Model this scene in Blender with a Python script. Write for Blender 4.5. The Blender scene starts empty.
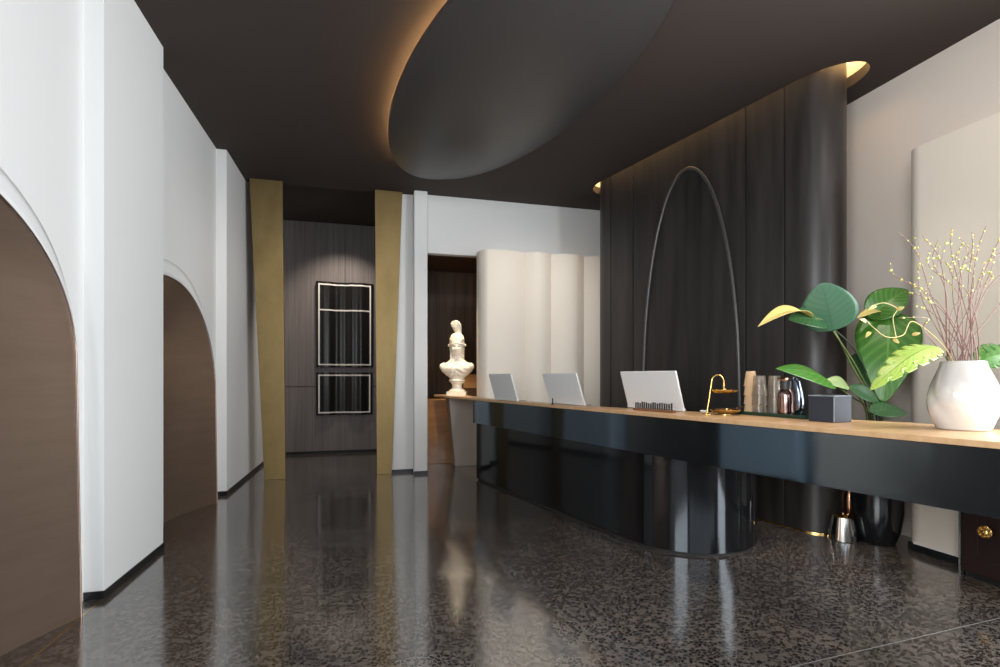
import bpy, bmesh, math, random
from mathutils import Vector, Matrix
import numpy as np

random.seed(11)
PI = math.pi
SC = bpy.context.scene
COL = SC.collection

# ------------------------------------------------------------------ camera
CAM_H = 1.28
FPX = 506.0
YAW = math.atan(133 / FPX)
cd = bpy.data.cameras.new('camera')
cam = bpy.data.objects.new('camera', cd)
COL.objects.link(cam)
cam.location = (0, 0, CAM_H)
cam.rotation_euler = (PI / 2, 0, -YAW)
cd.sensor_width = 36
cd.lens = 36 * FPX / 1000
cd.shift_y = (377 - 333.5) / 1000
cd.clip_start = 0.05
SC.camera = cam

# ------------------------------------------------------------------ view, world, lights
SC.view_settings.view_transform = 'Standard'
SC.view_settings.look = 'None'
SC.view_settings.gamma = 1
SC.view_settings.use_curve_mapping = False
SC.view_settings.exposure = 0.35
try:
    SC.cycles.use_denoising = True
    SC.cycles.max_bounces = 10
    SC.cycles.diffuse_bounces = 5
    SC.cycles.glossy_bounces = 5
    SC.cycles.transmission_bounces = 8
    SC.cycles.transparent_max_bounces = 12
    SC.cycles.caustics_reflective = False
    SC.cycles.caustics_refractive = False
    SC.cycles.sample_clamp_indirect = 6
except Exception:
    pass
W_ = bpy.data.worlds.new('overcast_sky')
SC.world = W_
W_.use_nodes = True
W_.node_tree.nodes['Background'].inputs[0].default_value = (0.80, 0.90, 1.0, 1)
W_.node_tree.nodes['Background'].inputs[1].default_value = 1.0


def area(name, loc, target, sx, sy, energy, color, spread=PI):
    l = bpy.data.lights.new(name, 'AREA')
    l.shape = 'RECTANGLE'
    l.size, l.size_y = sx, sy
    l.energy = energy
    l.color = color
    l.spread = spread
    o = bpy.data.objects.new(name, l)
    COL.objects.link(o)
    o.location = loc
    o.rotation_euler = (Vector(target) - Vector(loc)).to_track_quat('-Z', 'Y').to_euler()
    return o


def spot(name, loc, target, energy, color, angle=60, blend=0.6, radius=0.04):
    l = bpy.data.lights.new(name, 'SPOT')
    l.energy = energy
    l.color = color
    l.spot_size = math.radians(angle)
    l.spot_blend = blend
    l.shadow_soft_size = radius
    o = bpy.data.objects.new(name, l)
    COL.objects.link(o)
    o.location = loc
    o.rotation_euler = (Vector(target) - Vector(loc)).to_track_quat('-Z', 'Y').to_euler()
    return o


COOL = (0.94, 0.975, 1.0)
WARM = (1.0, 0.72, 0.42)
SOFTWARM = (1.0, 0.88, 0.74)
area('daylight_side_window', (4.16, -0.15, 1.80), (-1.5, 0.1, 1.7), 3.4, 2.9, 375, COOL)
area('daylight_front_window', (1.4, -2.98, 2.25), (1.5, 4, 2.0), 4.6, 2.1, 30, (0.98, 0.99, 1.0))
area('left_window_fill', (-1.54, -1.2, 2.25), (2.5, 0.6, 2.0), 2.6, 2.1, 190, COOL)  # added fill from the left rear, for the right wall, desk and disc

# ------------------------------------------------------------------ materials
MATS = {}


def mat(name, color, rough=0.5, metal=0.0, spec=0.5, ior=None, coat=0, emit=None, estr=0, trans=0, sub=0, bump=0, bscale=60, tint=None, coat_rough=0.03):
    m = bpy.data.materials.new(name)
    m.use_nodes = True
    nt = m.node_tree
    b = nt.nodes['Principled BSDF']
    b.inputs['Base Color'].default_value = (*color, 1)
    b.inputs['Roughness'].default_value = rough
    b.inputs['Metallic'].default_value = metal
    b.inputs['Specular IOR Level'].default_value = spec
    if ior:
        b.inputs['IOR'].default_value = ior
    if tint:
        b.inputs['Specular Tint'].default_value = (*tint, 1)
    b.inputs['Coat Weight'].default_value = coat
    b.inputs['Coat Roughness'].default_value = coat_rough
    b.inputs['Transmission Weight'].default_value = trans
    if sub:
        b.inputs['Subsurface Weight'].default_value = sub
        b.inputs['Subsurface Scale'].default_value = 0.02
    if emit:
        b.inputs['Emission Color'].default_value = (*emit, 1)
        b.inputs['Emission Strength'].default_value = estr
    if bump:
        tc = nt.nodes.new('ShaderNodeTexCoord')
        nz = nt.nodes.new('ShaderNodeTexNoise')
        nz.inputs['Scale'].default_value = bscale
        nz.inputs['Detail'].default_value = 4
        bp = nt.nodes.new('ShaderNodeBump')
        bp.inputs['Strength'].default_value = bump
        bp.inputs['Distance'].default_value = 0.01
        nt.links.new(tc.outputs['Object'], nz.inputs['Vector'])
        nt.links.new(nz.outputs['Fac'], bp.inputs['Height'])
        nt.links.new(bp.outputs['Normal'], b.inputs['Normal'])
    MATS[name] = m
    return m


def nodes(m):
    return m.node_tree, m.node_tree.nodes, m.node_tree.links, m.node_tree.nodes['Principled BSDF']


def ramp(nt, stops, interp='LINEAR'):
    r = nt.nodes.new('ShaderNodeValToRGB')
    r.color_ramp.interpolation = interp
    els = r.color_ramp.elements
    while len(els) < len(stops):
        els.new(0.5)
    for e, (p, c) in zip(els, stops):
        e.position = p
        e.color = (*c, 1)
    return r


def streaked(name, c1, c2, rough, metal=0, scale=(30, 30, 1.2), spec=0.5, lo=0.35, hi=0.65, ior=None, coat=0, bump=0.0, detail=6, rvar=0.0, tint=None):
    """a material with vertical streaks (wood grain, brushed metal, stained panels)"""
    m = mat(name, c1, rough, metal, spec, ior, coat, tint=tint)
    nt, N, L, b = nodes(m)
    tc = N.new('ShaderNodeTexCoord')
    mp = N.new('ShaderNodeMapping')
    mp.inputs['Scale'].default_value = scale
    nz = N.new('ShaderNodeTexNoise')
    nz.inputs['Scale'].default_value = 1.0
    nz.inputs['Detail'].default_value = detail
    nz.inputs['Roughness'].default_value = 0.6
    r = ramp(nt, [(lo, c1), (hi, c2)])
    L.new(tc.outputs['Object'], mp.inputs['Vector'])
    L.new(mp.outputs['Vector'], nz.inputs['Vector'])
    L.new(nz.outputs['Fac'], r.inputs['Fac'])
    L.new(r.outputs['Color'], b.inputs['Base Color'])
    if rvar:
        mr = N.new('ShaderNodeMapRange')
        mr.inputs['From Min'].default_value = 0.3
        mr.inputs['From Max'].default_value = 0.7
        mr.inputs['To Min'].default_value = rough - rvar
        mr.inputs['To Max'].default_value = rough + rvar
        L.new(nz.outputs['Fac'], mr.inputs['Value'])
        L.new(mr.outputs['Result'], b.inputs['Roughness'])
    if bump:
        bp = N.new('ShaderNodeBump')
        bp.inputs['Strength'].default_value = bump
        bp.inputs['Distance'].default_value = 0.004
        L.new(nz.outputs['Fac'], bp.inputs['Height'])
        L.new(bp.outputs['Normal'], b.inputs['Normal'])
    return m


M_white = mat('white_plaster', (0.80, 0.80, 0.79), 0.85, spec=0.25, bump=0.06, bscale=90)
M_cream = mat('cream_plaster', (0.74, 0.66, 0.59), 0.75, spec=0.3, bump=0.05, bscale=90)
M_panelwhite = mat('ivory_panel', (0.79, 0.72, 0.63), 0.6, spec=0.35)
M_ceiling = mat('dark_ceiling_paint', (0.048, 0.036, 0.0315), 0.75, spec=0.3)
M_disc = mat('charcoal_plaster', (0.043, 0.039, 0.038), 0.42, spec=0.5)
M_base = mat('black_baseboard', (0.012, 0.013, 0.014), 0.25)
M_shadowline = mat('black_gap', (0.006, 0.006, 0.006), 0.6)
M_gold = streaked('brushed_antique_gold', (0.235, 0.165, 0.068), (0.285, 0.205, 0.090), 0.45, 0.85, (5, 5, 3), rvar=0.04)
M_bronze = streaked('bronze_sheet', (0.30, 0.21, 0.155), (0.33, 0.235, 0.175), 0.38, 0.8, (2, 2, 14))
M_copperedge = mat('rose_bronze_edge', (0.34, 0.24, 0.19), 0.35, 0.9)
M_blackwood = streaked('black_stained_wood', (0.018, 0.0158, 0.0156), (0.038, 0.0325, 0.0310), 0.38, 0, (10, 10, 0.8), spec=0.45, rvar=0.04)
M_arch = mat('satin_black_moulding', (0.075, 0.072, 0.072), 0.32, 0.35)
M_greywood = streaked('grey_brown_veneer', (0.125, 0.105, 0.10), (0.21, 0.185, 0.18), 0.5, 0, (55, 55, 1.0), spec=0.4, lo=0.3, hi=0.7)
M_brownwood = streaked('dark_walnut_panel', (0.055, 0.026, 0.012), (0.10, 0.05, 0.022), 0.45, 0, (24, 24, 1.0), spec=0.4)
M_litwood = streaked('lit_oak', (0.42, 0.22, 0.09), (0.50, 0.28, 0.12), 0.5, 0, (6, 6, 30))  # bright orange oak colour stands in for the light on the shelf box
M_top = streaked('pale_oak_top', (0.56, 0.33, 0.165), (0.66, 0.42, 0.225), 0.33, 0, (3, 22, 10), spec=0.5)
M_lacquer = mat('black_lacquer', (0.006, 0.007, 0.008), 0.07, spec=0.5, ior=2.2, tint=(0.52, 0.76, 1.0))
M_drum = mat('black_mirror_lacquer', (0.006, 0.006, 0.007), 0.08, ior=1.5, tint=(0.85, 0.93, 1.0))
M_brass = mat('polished_brass', (0.78, 0.52, 0.18), 0.22, 1.0)
M_steel = mat('polished_steel', (0.72, 0.70, 0.68), 0.16, 1.0)
M_led = mat('warm_led', (1, 0.8, 0.5), 0.5, emit=(1.0, 0.60, 0.26), estr=60)
M_led2 = mat('warm_led_recess', (1, 0.8, 0.5), 0.5, emit=(1.0, 0.66, 0.30), estr=60)
M_fluteblack = mat('black_fluted_gloss', (0.012, 0.011, 0.011), 0.26, ior=1.36)
M_outline = mat('white_outline', (0.80, 0.76, 0.72), 0.45)
M_marble = mat('white_cast_stone', (0.86, 0.78, 0.66), 0.5, spec=0.4, sub=0.15)
M_taupe = mat('taupe_stone', (0.36, 0.31, 0.27), 0.45)
M_monitor = mat('white_satin_plastic', (0.80, 0.80, 0.79), 0.35)
M_monwarm = mat('white_rim_plastic', (0.88, 0.88, 0.87), 0.25)
M_green = mat('dark_green_lacquer', (0.012, 0.040, 0.026), 0.25)
M_paper = mat('kraft_paper', (0.66, 0.44, 0.25), 0.7, bump=0.05)
M_clear = mat('clear_plastic', (1.0, 0.87, 0.70), 0.15, trans=0.86, ior=1.3)
M_rosechrome = mat('rosy_chrome', (0.30, 0.20, 0.18), 0.16, 1.0)
M_bluechrome = mat('blue_steel', (0.16, 0.19, 0.25), 0.16, 1.0)
M_copper = mat('copper', (0.62, 0.34, 0.20), 0.22, 1.0)
M_navy = mat('navy_leatherette', (0.018, 0.026, 0.040), 0.5, bump=0.25, bscale=260)
M_seam = mat('pale_edge_seam', (0.22, 0.26, 0.30), 0.45)
M_teal = mat('teal_card', (0.05, 0.22, 0.19), 0.5)
M_card = mat('white_card', (0.75, 0.70, 0.62), 0.6)
M_dark = mat('dark_ink', (0.03, 0.028, 0.03), 0.5)
M_walnut = mat('walnut_block', (0.22, 0.10, 0.05), 0.4)
M_vase = mat('glossy_white_ceramic', (0.68, 0.665, 0.64), 0.08, ior=1.75, coat=0.6)
M_potblack = mat('black_glazed_pot', (0.010, 0.011, 0.013), 0.14, ior=1.5)
M_twig = mat('mauve_brown_twig', (0.22, 0.115, 0.10), 0.6)
M_bud = mat('yellow_green_bud', (0.55, 0.56, 0.16), 0.5, sub=0.1)
M_vinestem = mat('pale_vine', (0.56, 0.47, 0.20), 0.5)
M_stem = mat('green_stem', (0.10, 0.13, 0.035), 0.45)
M_stemdark = mat('dark_stem', (0.022, 0.035, 0.015), 0.45)
M_soil = mat('dark_soil', (0.03, 0.02, 0.015), 0.9, bump=0.6, bscale=40)
M_mahogany = mat('dark_mahogany', (0.022, 0.010, 0.009), 0.3)
M_frame = mat('dark_window_frame', (0.03, 0.03, 0.032), 0.4)
M_candy = [mat('gold_wrapper', (0.75, 0.55, 0.16), 0.3, 0.6), mat('cream_wrapper', (0.85, 0.78, 0.60), 0.5), mat('brown_wrapper', (0.25, 0.10, 0.05), 0.4)]


def leaf_mat(name, c1, c2, vein, rough=0.35, vs=9, rib=0.5):
    m = mat(name, c1, rough, spec=0.5)
    nt, N, L, b = nodes(m)
    uv = N.new('ShaderNodeUVMap')
    uv.uv_map = 'UVMap'
    sep = N.new('ShaderNodeSeparateXYZ')
    L.new(uv.outputs['UV'], sep.inputs[0])
    # |v - .5|
    ab = N.new('ShaderNodeMath'); ab.operation = 'SUBTRACT'; ab.inputs[1].default_value = 0.5
    L.new(sep.outputs['Y'], ab.inputs[0])
    ab2 = N.new('ShaderNodeMath'); ab2.operation = 'ABSOLUTE'
    L.new(ab.outputs[0], ab2.inputs[0])
    # lateral veins: sin((u - 0.5*|v|)*vs*2pi)
    mu = N.new('ShaderNodeMath'); mu.operation = 'MULTIPLY_ADD'; mu.inputs[1].default_value = -0.5
    L.new(ab2.outputs[0], mu.inputs[0]); L.new(sep.outputs['X'], mu.inputs[2])
    ms = N.new('ShaderNodeMath'); ms.operation = 'MULTIPLY'; ms.inputs[1].default_value = vs * 2 * PI
    L.new(mu.outputs[0], ms.inputs[0])
    si = N.new('ShaderNodeMath'); si.operation = 'SINE'
    L.new(ms.outputs[0], si.inputs[0])
    r = ramp(nt, [(0.0, c1), (0.82, c2), (0.97, tuple(x * (1 - rib) + y * rib for x, y in zip(c2, vein)))])
    mr = N.new('ShaderNodeMapRange')
    mr.inputs['From Min'].default_value = -1
    L.new(si.outputs[0], mr.inputs['Value'])
    L.new(mr.outputs['Result'], r.inputs['Fac'])
    lt = N.new('ShaderNodeMath'); lt.operation = 'LESS_THAN'; lt.inputs[1].default_value = 0.018
    L.new(ab2.outputs[0], lt.inputs[0])
    mx = N.new('ShaderNodeMix'); mx.data_type = 'RGBA'
    L.new(lt.outputs[0], mx.inputs['Factor'])
    L.new(r.outputs['Color'], mx.inputs['A'])
    mx.inputs['B'].default_value = (*vein, 1)
    L.new(mx.outputs['Result'], b.inputs['Base Color'])
    b.inputs['Subsurface Weight'].default_value = 0.12
    b.inputs['Subsurface Scale'].default_value = 0.01
    return m


M_leafblue = leaf_mat('blue_green_leaf', (0.036, 0.108, 0.060), (0.048, 0.135, 0.076), (0.035, 0.10, 0.055), 0.4)
M_leaf = leaf_mat('fresh_green_leaf', (0.034, 0.125, 0.013), (0.046, 0.155, 0.018), (0.085, 0.21, 0.035), 0.35)
M_leafdark = leaf_mat('deep_green_leaf', (0.018, 0.065, 0.022), (0.028, 0.090, 0.030), (0.05, 0.13, 0.05), 0.35)
M_leafyellow = leaf_mat('yellow_leaf', (0.56, 0.44, 0.13), (0.64, 0.52, 0.18), (0.50, 0.42, 0.15), 0.5)
M_leaflime = leaf_mat('lime_leaf', (0.26, 0.37, 0.055), (0.33, 0.45, 0.08), (0.12, 0.24, 0.03), 0.4, 7)
M_leafpale = leaf_mat('pale_sage_leaf', (0.22, 0.30, 0.12), (0.27, 0.35, 0.15), (0.16, 0.24, 0.09), 0.5)


def floor_mat():
    m = mat('polished_dark_terrazzo', (0.05, 0.045, 0.042), 0.1, ior=2.4, coat=0.35, coat_rough=0.09)
    nt, N, L, b = nodes(m)
    tc = N.new('ShaderNodeTexCoord')
    nz0 = N.new('ShaderNodeTexNoise'); nz0.inputs['Scale'].default_value = 26; nz0.inputs['Detail'].default_value = 3
    L.new(tc.outputs['Object'], nz0.inputs['Vector'])
    mixv = N.new('ShaderNodeMix'); mixv.data_type = 'VECTOR'
    mixv.inputs['Factor'].default_value = 0.004
    L.new(tc.outputs['Object'], mixv.inputs['A'])
    L.new(nz0.outputs['Color'], mixv.inputs['B'])
    v = N.new('ShaderNodeTexVoronoi'); v.feature = 'DISTANCE_TO_EDGE'; v.inputs['Scale'].default_value = 46
    v.inputs['Randomness'].default_value = 1
    L.new(mixv.outputs['Result'], v.inputs['Vector'])
    v2 = N.new('ShaderNodeTexVoronoi'); v2.feature = 'F1'; v2.inputs['Scale'].default_value = 46
    L.new(mixv.outputs['Result'], v2.inputs['Vector'])
    sep = N.new('ShaderNodeSeparateColor')
    L.new(v2.outputs['Color'], sep.inputs[0])
    # chips: dark inside the cells, some cells left pale
    r = ramp(nt, [(0.07, (1, 1, 1)), (0.12, (0, 0, 0))])
    L.new(v.outputs['Distance'], r.inputs['Fac'])
    gt = N.new('ShaderNodeMath'); gt.operation = 'GREATER_THAN'; gt.inputs[1].default_value = 0.78
    L.new(sep.outputs[0], gt.inputs[0])
    mx0 = N.new('ShaderNodeMath'); mx0.operation = 'MAXIMUM'
    L.new(r.outputs['Color'], mx0.inputs[0]); L.new(gt.outputs[0], mx0.inputs[1])
    nz = N.new('ShaderNodeTexNoise'); nz.inputs['Scale'].default_value = 1.3; nz.inputs['Detail'].default_value = 3
    L.new(tc.outputs['Object'], nz.inputs['Vector'])
    r2 = ramp(nt, [(0.35, (0.105, 0.090, 0.080)), (0.65, (0.150, 0.122, 0.104))])
    L.new(nz.outputs['Fac'], r2.inputs['Fac'])
    mx = N.new('ShaderNodeMix'); mx.data_type = 'RGBA'
    L.new(mx0.outputs[0], mx.inputs['Factor'])
    mx.inputs['A'].default_value = (0.010, 0.008, 0.0075, 1)
    L.new(r2.outputs['Color'], mx.inputs['B'])
    L.new(mx.outputs['Result'], b.inputs['Base Color'])
    nr = N.new('ShaderNodeTexNoise'); nr.inputs['Scale'].default_value = 9; nr.inputs['Detail'].default_value = 5
    L.new(tc.outputs['Object'], nr.inputs['Vector'])
    mr = N.new('ShaderNodeMapRange'); mr.inputs['From Min'].default_value = 0.3; mr.inputs['From Max'].default_value = 0.7
    mr.inputs['To Min'].default_value = 0.12; mr.inputs['To Max'].default_value = 0.17
    L.new(nr.outputs['Fac'], mr.inputs['Value'])
    L.new(mr.outputs['Result'], b.inputs['Roughness'])
    b.inputs['Coat IOR'].default_value = 1.8
    return m


M_floor = floor_mat()


# ------------------------------------------------------------------ mesh helpers
class MB:
    def __init__(self):
        self.v, self.f, self.uv = [], [], {}

    def add(self, verts, faces):
        o = len(self.v)
        self.v += [tuple(p) for p in verts]
        self.f += [tuple(i + o for i in f) for f in faces]
        return o

    def box(self, x0, y0, z0, x1, y1, z1):
        return self.prism([(x0, y0), (x1, y0), (x1, y1), (x0, y1)], z0, z1)

    def prism(self, poly, z0, z1, top=None):
        n = len(poly)
        top = top or poly
        vs = [(x, y, z0) for x, y in poly] + [(x, y, z1) for x, y in top]
        fs = [tuple(range(n))[::-1], tuple(range(n, 2 * n))]
        fs += [(i, (i + 1) % n, n + (i + 1) % n, n + i) for i in range(n)]
        return self.add(vs, fs)

    def grid(self, rows, close_u=False, close_v=False):
        nu, nv = len(rows), len(rows[0])
        vs = [p for r in rows for p in r]
        fs = []
        for i in range(nu if close_u else nu - 1):
            for j in range(nv if close_v else nv - 1):
                a, b = i, (i + 1) % nu
                c, d = j, (j + 1) % nv
                fs.append((a * nv + c, a * nv + d, b * nv + d, b * nv + c))
        return self.add(vs, fs)

    def lathe(self, prof, c=(0, 0, 0), seg=32, sx=1, sy=1, caps=True):
        rows = []
        for r, z in prof:
            rows.append([(c[0] + sx * r * math.cos(2 * PI * k / seg), c[1] + sy * r * math.sin(2 * PI * k / seg), c[2] + z) for k in range(seg)])
        o = self.grid(rows, close_v=True)
        if caps:
            n = len(prof)
            if prof[0][0] > 1e-5:
                self.f.append(tuple(o + k for k in range(seg))[::-1])
            if prof[-1][0] > 1e-5:
                self.f.append(tuple(o + (n - 1) * seg + k for k in range(seg)))
        return o

    def tube(self, pts, r, seg=8, closed=False, flat=None):
        pts = [Vector(p) for p in pts]
        n = len(pts)
        rr = r if isinstance(r, (list, tuple)) else [r] * n
        up = None
        rows = []
        for i, p in enumerate(pts):
            a = pts[(i - 1) % n] if (closed or i > 0) else p
            b = pts[(i + 1) % n] if (closed or i < n - 1) else p
            t = (b - a)
            if t.length < 1e-9:
                t = Vector((0, 0, 1))
            t.normalize()
            if up is None:
                up = Vector((0, 0, 1)) if abs(t.z) < 0.9 else Vector((1, 0, 0))
            s = t.cross(up)
            if s.length < 1e-6:
                s = t.orthogonal()
            s.normalize()
            u = s.cross(t).normalized()
            up = u
            fl = flat or 1
            rows.append([tuple(p + s * (rr[i] * math.cos(2 * PI * k / seg)) + u * (rr[i] * fl * math.sin(2 * PI * k / seg))) for k in range(seg)])
        o = self.grid(rows, close_u=closed, close_v=True)
        if not closed:
            self.f.append(tuple(o + k for k in range(seg)))
            self.f.append(tuple(o + (n - 1) * seg + k for k in range(seg))[::-1])
        return o

    def ball(self, c, rx, ry=None, rz=None, seg=10, rings=6):
        ry = ry or rx
        rz = rz or rx
        rows = []
        for i in range(rings + 1):
            a = -PI / 2 + PI * i / rings
            ca = max(math.cos(a), 0.02)
            rows.append([(c[0] + rx * ca * math.cos(2 * PI * k / seg), c[1] + ry * ca * math.sin(2 * PI * k / seg), c[2] + rz * math.sin(a)) for k in range(seg)])
        return self.grid(rows, close_v=True)

    def build(self, name, m, parent=None, smooth=None, bevel=0, kind=None, weld=False, solid=0, subsurf=0):
        me = bpy.data.meshes.new(name)
        me.from_pydata(self.v, [], self.f)
        bm = bmesh.new()
        bm.from_mesh(me)
        if weld:
            bmesh.ops.remove_doubles(bm, verts=bm.verts, dist=1e-5)
        bmesh.ops.recalc_face_normals(bm, faces=bm.faces)
        bm.to_mesh(me)
        bm.free()
        ml = m if isinstance(m, (list, tuple)) else [m]
        for x in ml:
            me.materials.append(x)
        o = bpy.data.objects.new(name, me)
        COL.objects.link(o)
        if smooth is not None:
            me.shade_smooth()
            me.set_sharp_from_angle(angle=math.radians(smooth))
        if parent:
            o.parent = parent
        if solid:
            s = o.modifiers.new('solid', 'SOLIDIFY'); s.thickness = solid; s.offset = 0
        if bevel:
            b = o.modifiers.new('bevel', 'BEVEL'); b.width = bevel; b.segments = 3; b.limit_method = 'ANGLE'; b.angle_limit = math.radians(40)
        if subsurf:
            s = o.modifiers.new('sub', 'SUBSURF'); s.levels = subsurf; s.render_levels = subsurf
        if kind:
            o['kind'] = kind
        return o


def tag(o, label, cat, group=None):
    o['label'] = label
    o['category'] = cat
    if group:
        o['group'] = group
    return o


def thing(name, label, cat, loc=(0, 0, 0), rz=0, group=None):
    o = bpy.data.objects.new(name, None)
    COL.objects.link(o)
    o.location = loc
    o.rotation_euler = (0, 0, rz)
    o.empty_display_size = 0.1
    return tag(o, label, cat, group)


def copy_thing(o, loc, rz=None):
    c = o.copy()
    COL.objects.link(c)
    c.location = loc
    if rz is not None:
        c.rotation_euler = (0, 0, rz)

    def rec(src, dst):
        for ch in list(src.children):
            k = ch.copy()
            COL.objects.link(k)
            k.parent = dst
            rec(ch, k)
    rec(o, c)
    return c


def structure(mb, name, m, **kw):
    return mb.build(name, m, kind='structure', **kw)


# frame that follows the reception counter: s runs along it (away from the street side), p towards the guests
D_ = (-0.242, 0.970)
N_ = (-0.970, -0.242)
RZ_COUNTER = math.atan2(0.242, 0.970)        # rotation that takes +Y onto D_


def CW(s, p):
    return (2.01 + D_[0] * s + N_[0] * p, 3.41 + D_[1] * s + N_[1] * p)


F_ = (math.sin(YAW), math.cos(YAW))
R_ = (math.cos(YAW), -math.sin(YAW))


def place(u, v, D):
    """a point in the room from a bearing measured in the photograph and its distance"""
    l = (u - 500) / FPX * D
    return Vector((F_[0] * D + R_[0] * l, F_[1] * D + R_[1] * l, CAM_H - (v - 377) / FPX * D))


ZC = 3.74       # ceiling
ZK = 3.85       # corridor ceiling
XP = -1.47      # face of the piers
XR = -1.57      # recessed wall between them
YB = 6.85       # back wall
XW = 4.20       # right wall

# ================================================================== SETTING
mb = MB(); mb.box(-2.6, -3.2, -0.12, 4.6, 9.2, 0.0)
structure(mb, 'floor', M_floor)
mb = MB(); mb.prism([(1.2, 1.793), (4.1, 1.976), (4.1, 1.9795), (1.2, 1.7965)], 0.0, 0.001)
structure(mb, 'trim_1', mat('grey_joint', (0.16, 0.15, 0.145), 0.6))
mb = MB(); mb.box(XP - 0.006, -3.0, 0.0, XP, 3.41, 0.0015); mb.box(XP - 0.006, 4.29, 0, XP, 6.05, 0.0015)
structure(mb, 'trim_2', M_brass)


# ---- ceiling with two openings
EC = (1.105, 4.239); EA, EB = 2.03, 0.86
EU = (-0.1615, 0.9869); EV = (0.9869, 0.1615)       # long axis, short axis (towards the desk)


def ell(th, k=1.0):
    a, b = EA * k * math.cos(th), EB * k * math.sin(th)
    return (EC[0] + EU[0] * a + EV[0] * b, EC[1] + EU[1] * a + EV[1] * b)


P0 = (3.487, 3.437)      # start of the flat front of the feature wall
FR = 0.22
FL = 2.469


def FW(a, p):
    return (P0[0] + D_[0] * a + N_[0] * p, P0[1] + D_[1] * a + N_[1] * p)


def slot(off=0.0):
    pts = []
    for k in range(25):                    # near end, a long cap
        t = -PI / 2 - PI * k / 24
        pts.append(FW(0.02 + (0.42 + off) * math.cos(t), -FR + 0.005 + (0.255 + FR - 0.22 + off) * math.sin(t)))
    for k in range(25):
        t = PI / 2 - PI * k / 24
        pts.append(FW(2.49 + (0.34 + off) * math.cos(t), -FR + 0.005 + (0.255 + FR - 0.22 + off) * math.sin(t)))
    return pts


def ceiling():
    bm = bmesh.new()

    def loop(pts, z):
        vs = [bm.verts.new((x, y, z)) for x, y in pts]
        return [bm.edges.new((vs[i], vs[(i + 1) % len(vs)])) for i in range(len(vs))]
    outer = [(-2.6, -3.2), (4.5, -3.2), (4.5, 6.95), (-2.6, 6.95)]
    es = loop(outer, ZC) + loop(slot(), ZC)
    bmesh.ops.triangle_fill(bm, use_beauty=True, use_dissolve=False, edges=es)
    r = bmesh.ops.extrude_face_region(bm, geom=bm.faces[:])
    for g in r['geom']:
        if isinstance(g, bmesh.types.BMVert):
            g.co.z += 0.09
    bmesh.ops.recalc_face_normals(bm, faces=bm.faces)
    me = bpy.data.meshes.new('ceiling')
    bm.to_mesh(me); bm.free()
    me.materials.append(M_ceiling)
    o = bpy.data.objects.new('ceiling', me)
    COL.objects.link(o)
    o['kind'] = 'structure'
    mb = MB(); mb.box(-2.6, 6.95, ZK, 2.6, 9.2, ZK + 0.06); mb.box(-2.6, 6.951, ZC, 4.5, 6.96, ZK + 0.06)
    structure(mb, 'trim_3', M_ceiling)


ceiling()

# ---- roof slab over everything, closes the openings above the ceiling
mb = MB(); mb.box(-2.6, -3.2, 4.30, 4.6, 9.2, 4.4)
structure(mb, 'trim_4', M_shadowline)

# ---- left wall: recessed wall with arched openings, piers in front


def arch_pts(yc, hw, zs, zt, n=40, grow=0.0, lim=None):
    pts = [(yc + hw + grow, 0.0)]
    for k in range(n + 1):
        t = PI * k / n
        c, q = math.cos(t), math.sin(t)
        pts.append((yc + (hw + grow) * math.copysign(abs(c) ** (2 / 2.25), c), zs + (zt - zs + grow) * q ** (2 / 2.25)))
    pts.append((yc - hw - grow, 0.0))
    if lim:
        pts = [(max(y, lim), z) for y, z in pts]
    return pts


NICHES = [(2.095, 1.08, 1.40, 2.175, None), (4.75, 0.955, 1.20, 2.10, 4.288)]
GROW = 0.13


def left_wall():
    bm = bmesh.new()
    out = [(0.15, 0.0)]
    for yc, hw, zs, zt, lim in NICHES:
        out += arch_pts(yc, hw, zs, zt, grow=GROW)[::-1]
    out += [(9.2, 0.0), (9.2, 4.0), (0.15, 4.0)]
    vs = [bm.verts.new((XR, y, z)) for y, z in out]
    es = [bm.edges.new((vs[i], vs[(i + 1) % len(vs)])) for i in range(len(vs))]
    bmesh.ops.triangle_fill(bm, use_beauty=True, edges=es)
    r = bmesh.ops.extrude_face_region(bm, geom=bm.faces[:])
    for g in r['geom']:
        if isinstance(g, bmesh.types.BMVert):
            g.co.x -= 0.06
    bmesh.ops.recalc_face_normals(bm, faces=bm.faces)
    me = bpy.data.meshes.new('wall_left')
    bm.to_mesh(me); bm.free()
    me.materials.append(M_white)
    o = bpy.data.objects.new('wall_left', me)
    COL.objects.link(o)
    o['kind'] = 'structure'


left_wall()
mb = MB()
mb.box(XR - 0.06, -3.2, 0, XR, 0.15, 1.15); mb.box(XR - 0.06, -3.2, 3.3, XR, 0.15, 4.0); mb.box(XR - 0.06, -3.2, 1.15, XR, -2.55, 3.3)
structure(mb, 'wall_left_street', M_white)
mb = MB()
for y in (-2.55, -1.2, 0.12):
    mb.box(XR - 0.06, y - 0.03, 1.15, XR - 0.02, y + 0.03, 3.3)
mb.box(XR - 0.06, -2.55, 2.4, XR - 0.02, 0.12, 2.45)
structure(mb, 'window_added', M_frame)  # unseen window frame added to go with the left fill light
PIERS = [(0.16, 0.88), (3.41, 4.29), (6.05, 9.0)]
for k, (a, b) in enumerate(PIERS):
    mb = MB(); mb.box(XR - 0.01, a, 0.0, XP, b, ZC - 0.001 if k < 2 else ZC - 0.001)
    if k == 2:
        mb = MB(); mb.box(XR - 0.01, a, 0.0, XP, 6.949, ZC - 0.001); mb.box(XR - 0.01, 6.949, 0, XP, b, ZK)
    structure(mb, 'trim_%d' % (5 + k), M_white)
mb = MB()
for a, b in PIERS:
    mb.prism([(XR, a - 0.006), (XP + 0.006, a - 0.006), (XP + 0.006, b + 0.006), (XR, b + 0.006)], 0.0, 0.046)
structure(mb, 'baseboard_left', M_base)


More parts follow.
